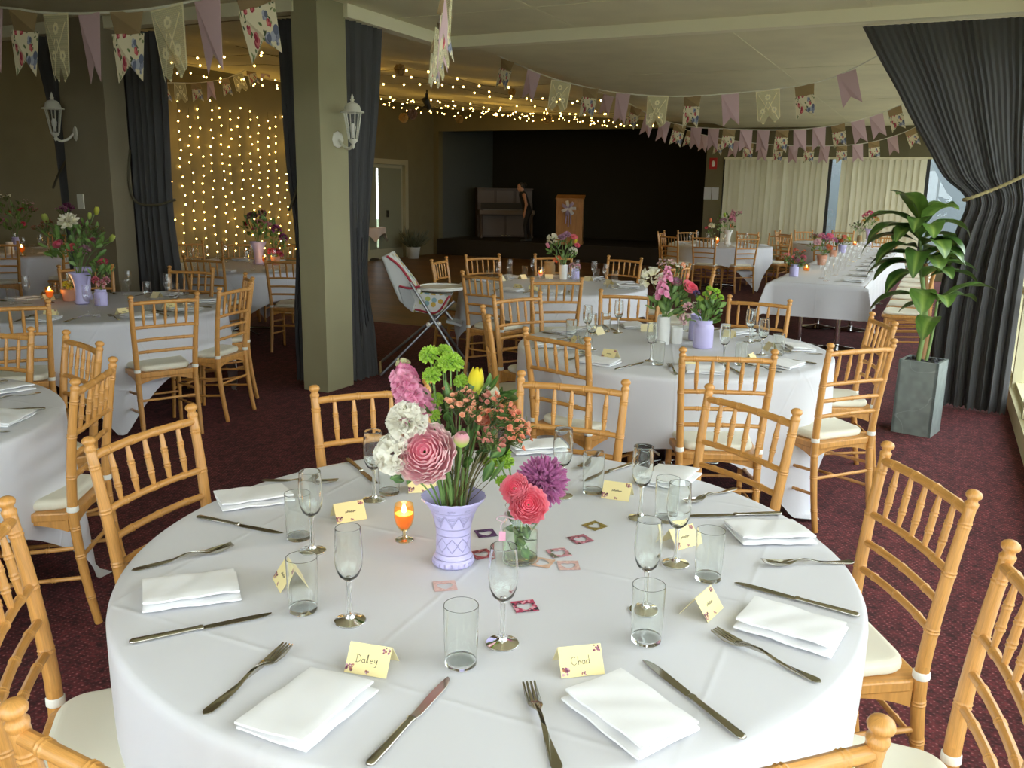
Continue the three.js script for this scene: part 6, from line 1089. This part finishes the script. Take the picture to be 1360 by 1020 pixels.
{
  const p = W(-8.15, 0.4, 19.75), t = thing('lectern', 'wooden lectern with a white and lilac bow on stage', 'lectern', p, -0.14), pm = std([0.48, 0.24, 0.08], 0.5, { map: grainTex });
  mesh('front_panel', boxG(0.62, 1.08, 0.03).translate(0, 0.54, 0.2), pm, t); for (const s of [-1, 1]) mesh('side_panel', boxG(0.03, 1.08, 0.44).translate(s * 0.3, 0.54, 0.0), pm, t); mesh('top', at(boxG(0.68, 0.03, 0.5), 0, 1.12, 0, 0.16), pm, t); mesh('plinth', boxG(0.66, 0.06, 0.48).translate(0, 0.03, 0), pm, t);
  const w1 = std([0.62, 0.60, 0.60], 0.8, { side: THREE.DoubleSide }), w2 = std([0.34, 0.28, 0.42], 0.8, { side: THREE.DoubleSide });
  const b = thing('ribbon_bow', 'white and lilac ribbon bow tied to the lectern', 'bow', p.clone().add(V3(-0.02, 0.86, 0.0)).addScaledVector(V3(Math.sin(-0.14), 0, Math.cos(-0.14)), 0.225), -0.14);
  for (let i = 0; i < 7; i++) { const pb = new Patches(), a = i / 7 * 6.283; pb.patch(4, 8, (s, q) => { const an = q * 6.283, r = 0.09 * (1 - Math.cos(an)) / 2 * 2; return [Math.cos(a) * r + Math.sin(a) * s * 0.035, Math.sin(a) * r - Math.cos(a) * s * 0.035, 0.012 + 0.045 * Math.sin(an) * 0.8 + 0.03]; }, () => [1, 1, 1]); const g = pb.build(); mesh('loop', g, i % 2 ? w2 : w1, b); }
  for (const [x, l] of [[-0.05, 0.36], [0.0, 0.44], [0.05, 0.38]]) mesh('tail', bar([V3(x * 0.2, 0, 0.02), V3(x, -l * 0.5, 0.03), V3(x * 1.3, -l, 0.02)], 0.014, 5), w2, b);
}
{ // person walking across the stage, stooping a little: dark clothes, bare arms
  const R = 104, sz = 0.92, cell = 2 * sz / R, mc = new MarchingCubes(R, M.black, false, false, 120000);
  const B = [ // joints in metres; facing -x, stooping forward
    ['torso', [0.04, 0.86, 0], [-0.03, 1.08, 0], 0.135, 0.115], ['torso', [-0.03, 1.08, 0], [-0.10, 1.30, 0], 0.12, 0.115], ['torso', [-0.10, 1.30, -0.13], [-0.10, 1.30, 0.13], 0.062, 0.062], ['torso', [0.05, 0.84, -0.08], [0.05, 0.84, 0.08], 0.11, 0.11],
    ['leg', [0.04, 0.84, 0.085], [-0.04, 0.46, 0.09], 0.088, 0.06], ['leg', [-0.04, 0.46, 0.09], [-0.01, 0.08, 0.09], 0.06, 0.042], ['leg', [0.05, 0.84, -0.085], [0.05, 0.46, -0.08], 0.088, 0.06], ['leg', [0.05, 0.46, -0.08], [0.16, 0.09, -0.08], 0.058, 0.042],
    ['leg', [-0.0, 0.04, 0.09], [-0.14, 0.032, 0.09], 0.038, 0.03], ['leg', [0.17, 0.05, -0.08], [0.04, 0.03, -0.08], 0.038, 0.03],
    ['skin', [-0.11, 1.30, 0.17], [-0.05, 1.04, 0.21], 0.047, 0.038], ['skin', [-0.05, 1.04, 0.21], [-0.10, 0.80, 0.20], 0.037, 0.026], ['skin', [-0.08, 1.30, -0.17], [0.10, 1.08, -0.22], 0.047, 0.038], ['skin', [0.10, 1.08, -0.22], [0.20, 0.90, -0.20], 0.037, 0.026],
    ['skin', [-0.105, 1.32, 0], [-0.145, 1.42, 0], 0.052, 0.048], ['skin', [-0.16, 1.47, 0], [-0.175, 1.54, 0], 0.082, 0.085], ['skin', [-0.235, 1.47, 0], [-0.262, 1.475, 0], 0.02, 0.010], ['skin', [-0.215, 1.425, -0.012], [-0.215, 1.425, 0.012], 0.03, 0.03],
  ];
  for (const [h, s] of [[[-0.10, 0.79, 0.20], 0], [[0.205, 0.885, -0.2], 1]]) { B.push(['skin', h, [h[0] + (s ? 0.02 : -0.01), h[1] - 0.07, h[2]], 0.026, 0.03]); [-0.026, -0.009, 0.009, 0.026].forEach((o, i) => B.push(['skin', [h[0], h[1] - 0.075, h[2] + o], [h[0] - 0.02, h[1] - 0.13 - [0, 0.012, 0.01, -0.008][i], h[2] + o * 1.1], 0.0095, 0.008])); B.push(['skin', [h[0] - 0.015, h[1] - 0.03, h[2]], [h[0] - 0.055, h[1] - 0.075, h[2] + 0.004], 0.0105, 0.009]); }
  const capsule = (p, a, b, ra, rb) => { const ab = [b[0] - a[0], b[1] - a[1], b[2] - a[2]], ap = [p[0] - a[0], p[1] - a[1], p[2] - a[2]], t = clamp((ab[0] * ap[0] + ab[1] * ap[1] + ab[2] * ap[2]) / (ab[0] ** 2 + ab[1] ** 2 + ab[2] ** 2 + 1e-9), 0, 1); return Math.hypot(ap[0] - ab[0] * t, ap[1] - ab[1] * t, ap[2] - ab[2] * t) - lerp(ra, rb, t); };
  const cy = 0.82, near = (p) => { let best = 1e9, kind = '', acc = 1e9; for (const [k, a, b, ra, rb] of B) { const d = capsule(p, a, b, ra, rb); if (d < best) { best = d; kind = k; } const kk = ra < 0.012 ? 0.006 : 0.03, h = clamp(0.5 + 0.5 * (acc - d) / kk, 0, 1); acc = lerp(acc, d, h) - kk * h * (1 - h); } return [acc, kind]; };
  for (let k = 0; k < R; k++) for (let j = 0; j < R; j++) for (let i = 0; i < R; i++) {
    const p = [(i - R / 2) / (R / 2) * sz, (j - R / 2) / (R / 2) * sz + cy, (k - R / 2) / (R / 2) * sz];
    mc.field[i + j * R + k * R * R] = Math.abs(p[0]) > 0.42 || Math.abs(p[2]) > 0.36 ? -1 : -near(p)[0];
  }
  mc.isolation = 0; mc.update();
  const n = mc.count ?? mc.geometry.drawRange.count, pos = mc.positionArray.slice(0, n * 3), nor = mc.normalArray.slice(0, n * 3), col = new Float32Array(n * 3), skin = lin('#b98a70'), dark = [0.012, 0.012, 0.013];
  for (let i = 0; i < n; i++) { const p = [pos[3 * i] * sz, pos[3 * i + 1] * sz + cy, pos[3 * i + 2] * sz]; pos[3 * i] = p[0]; pos[3 * i + 1] = p[1]; pos[3 * i + 2] = p[2]; const c = near(p)[1] === 'skin' ? skin : dark; col.set(c, i * 3); }
  const g = new THREE.BufferGeometry(); g.setAttribute('position', new THREE.Float32BufferAttribute(pos, 3)); g.setAttribute('normal', new THREE.Float32BufferAttribute(nor, 3)); g.setAttribute('color', new THREE.Float32BufferAttribute(col, 3));
  const t = thing('person', 'person in dark clothes with bare arms stooping before the piano', 'person', W(-9.45, 0.4, 20.0), 0.25);
  t.scale.setScalar(0.88);
  mesh('body', g, std([1, 1, 1], 0.8, { vertexColors: true }), t);
  mesh('hair', merge([at(new THREE.SphereGeometry(0.098, 20, 14), -0.15, 1.545, 0, 0, 0, 0.3).scale(1, 1, 0.95), at(new THREE.SphereGeometry(0.06, 14, 10), -0.05, 1.58, 0)]), std([0.015, 0.012, 0.01], 0.6), t);
  for (const s of [-1, 1]) { mesh('eye', at(new THREE.SphereGeometry(0.011, 8, 6), -0.243, 1.505, s * 0.032), M.black, t); mesh('shoe', at(rbox(0.2, 0.06, 0.085, 0.02), s > 0 ? -0.07 : 0.10, 0.032, s > 0 ? 0.09 : -0.08), M.black, t); }
}
{
  const p = P(549, 343), t = thing('potted_shrub', 'wispy grey plant in a white bucket beside the double door', 'plant', V3(p.x, 0, p.z)); mesh('bucket', lathe([[0, 0.0], [0.13, 0], [0.17, 0.26], [0.18, 0.27], [0.16, 0.27], [0.12, 0.03], [0, 0.02]], 20), std([0.45, 0.47, 0.45], 0.6), t); mesh('soil', lathe([[0, 0.23], [0.155, 0.23]], 16), M.black, t);
  const pb = new Patches(); for (let i = 0; i < 320; i++) { const a = rr(0, 6.28), e = V3(Math.cos(a) * rr(0.05, 0.8), rr(0.35, 1), Math.sin(a) * rr(0.05, 0.8)); leafPatch(pb, V3(Math.cos(a) * 0.06, 0.22, Math.sin(a) * 0.06).addScaledVector(e, rr(0, 0.35)), e.normalize(), rr(0, 6), rr(0.15, 0.3), 0.008, rr(0, 0.8), lin('#3a4434'), lin('#5d6656'), 1, 3); }
  mesh('foliage', pb.build(), M.leaf, t);
}
{
  const p = P(492, 345), t = thing('side_table', 'small table under a pale draped cloth beside the double door', 'table', V3(p.x, 0, p.z), 0.5); mesh('top', lathe([[0, 0.72], [0.34, 0.72], [0.34, 0.745], [0, 0.745]], 20), tableBoard, t); mesh('post', lathe([[0.22, 0], [0.2, 0.03], [0.03, 0.06], [0.03, 0.72], [0, 0.72]], 14), M.black, t);
  const cl = mesh('tablecloth', clothGeo(0.35, 1.0, 0.3, 0.35, 0.8), std([0.55, 0.47, 0.42], 0.85, { side: THREE.DoubleSide })); cl.position.set(p.x, 0, p.z); tag(cl, 'pale dusty cloth with pointed corners on the small side table', 'tablecloth');
}
scene.traverse((o) => { if (o.isMesh) { o.castShadow = true; o.receiveShadow = true; } });
renderer.render(scene, camera);
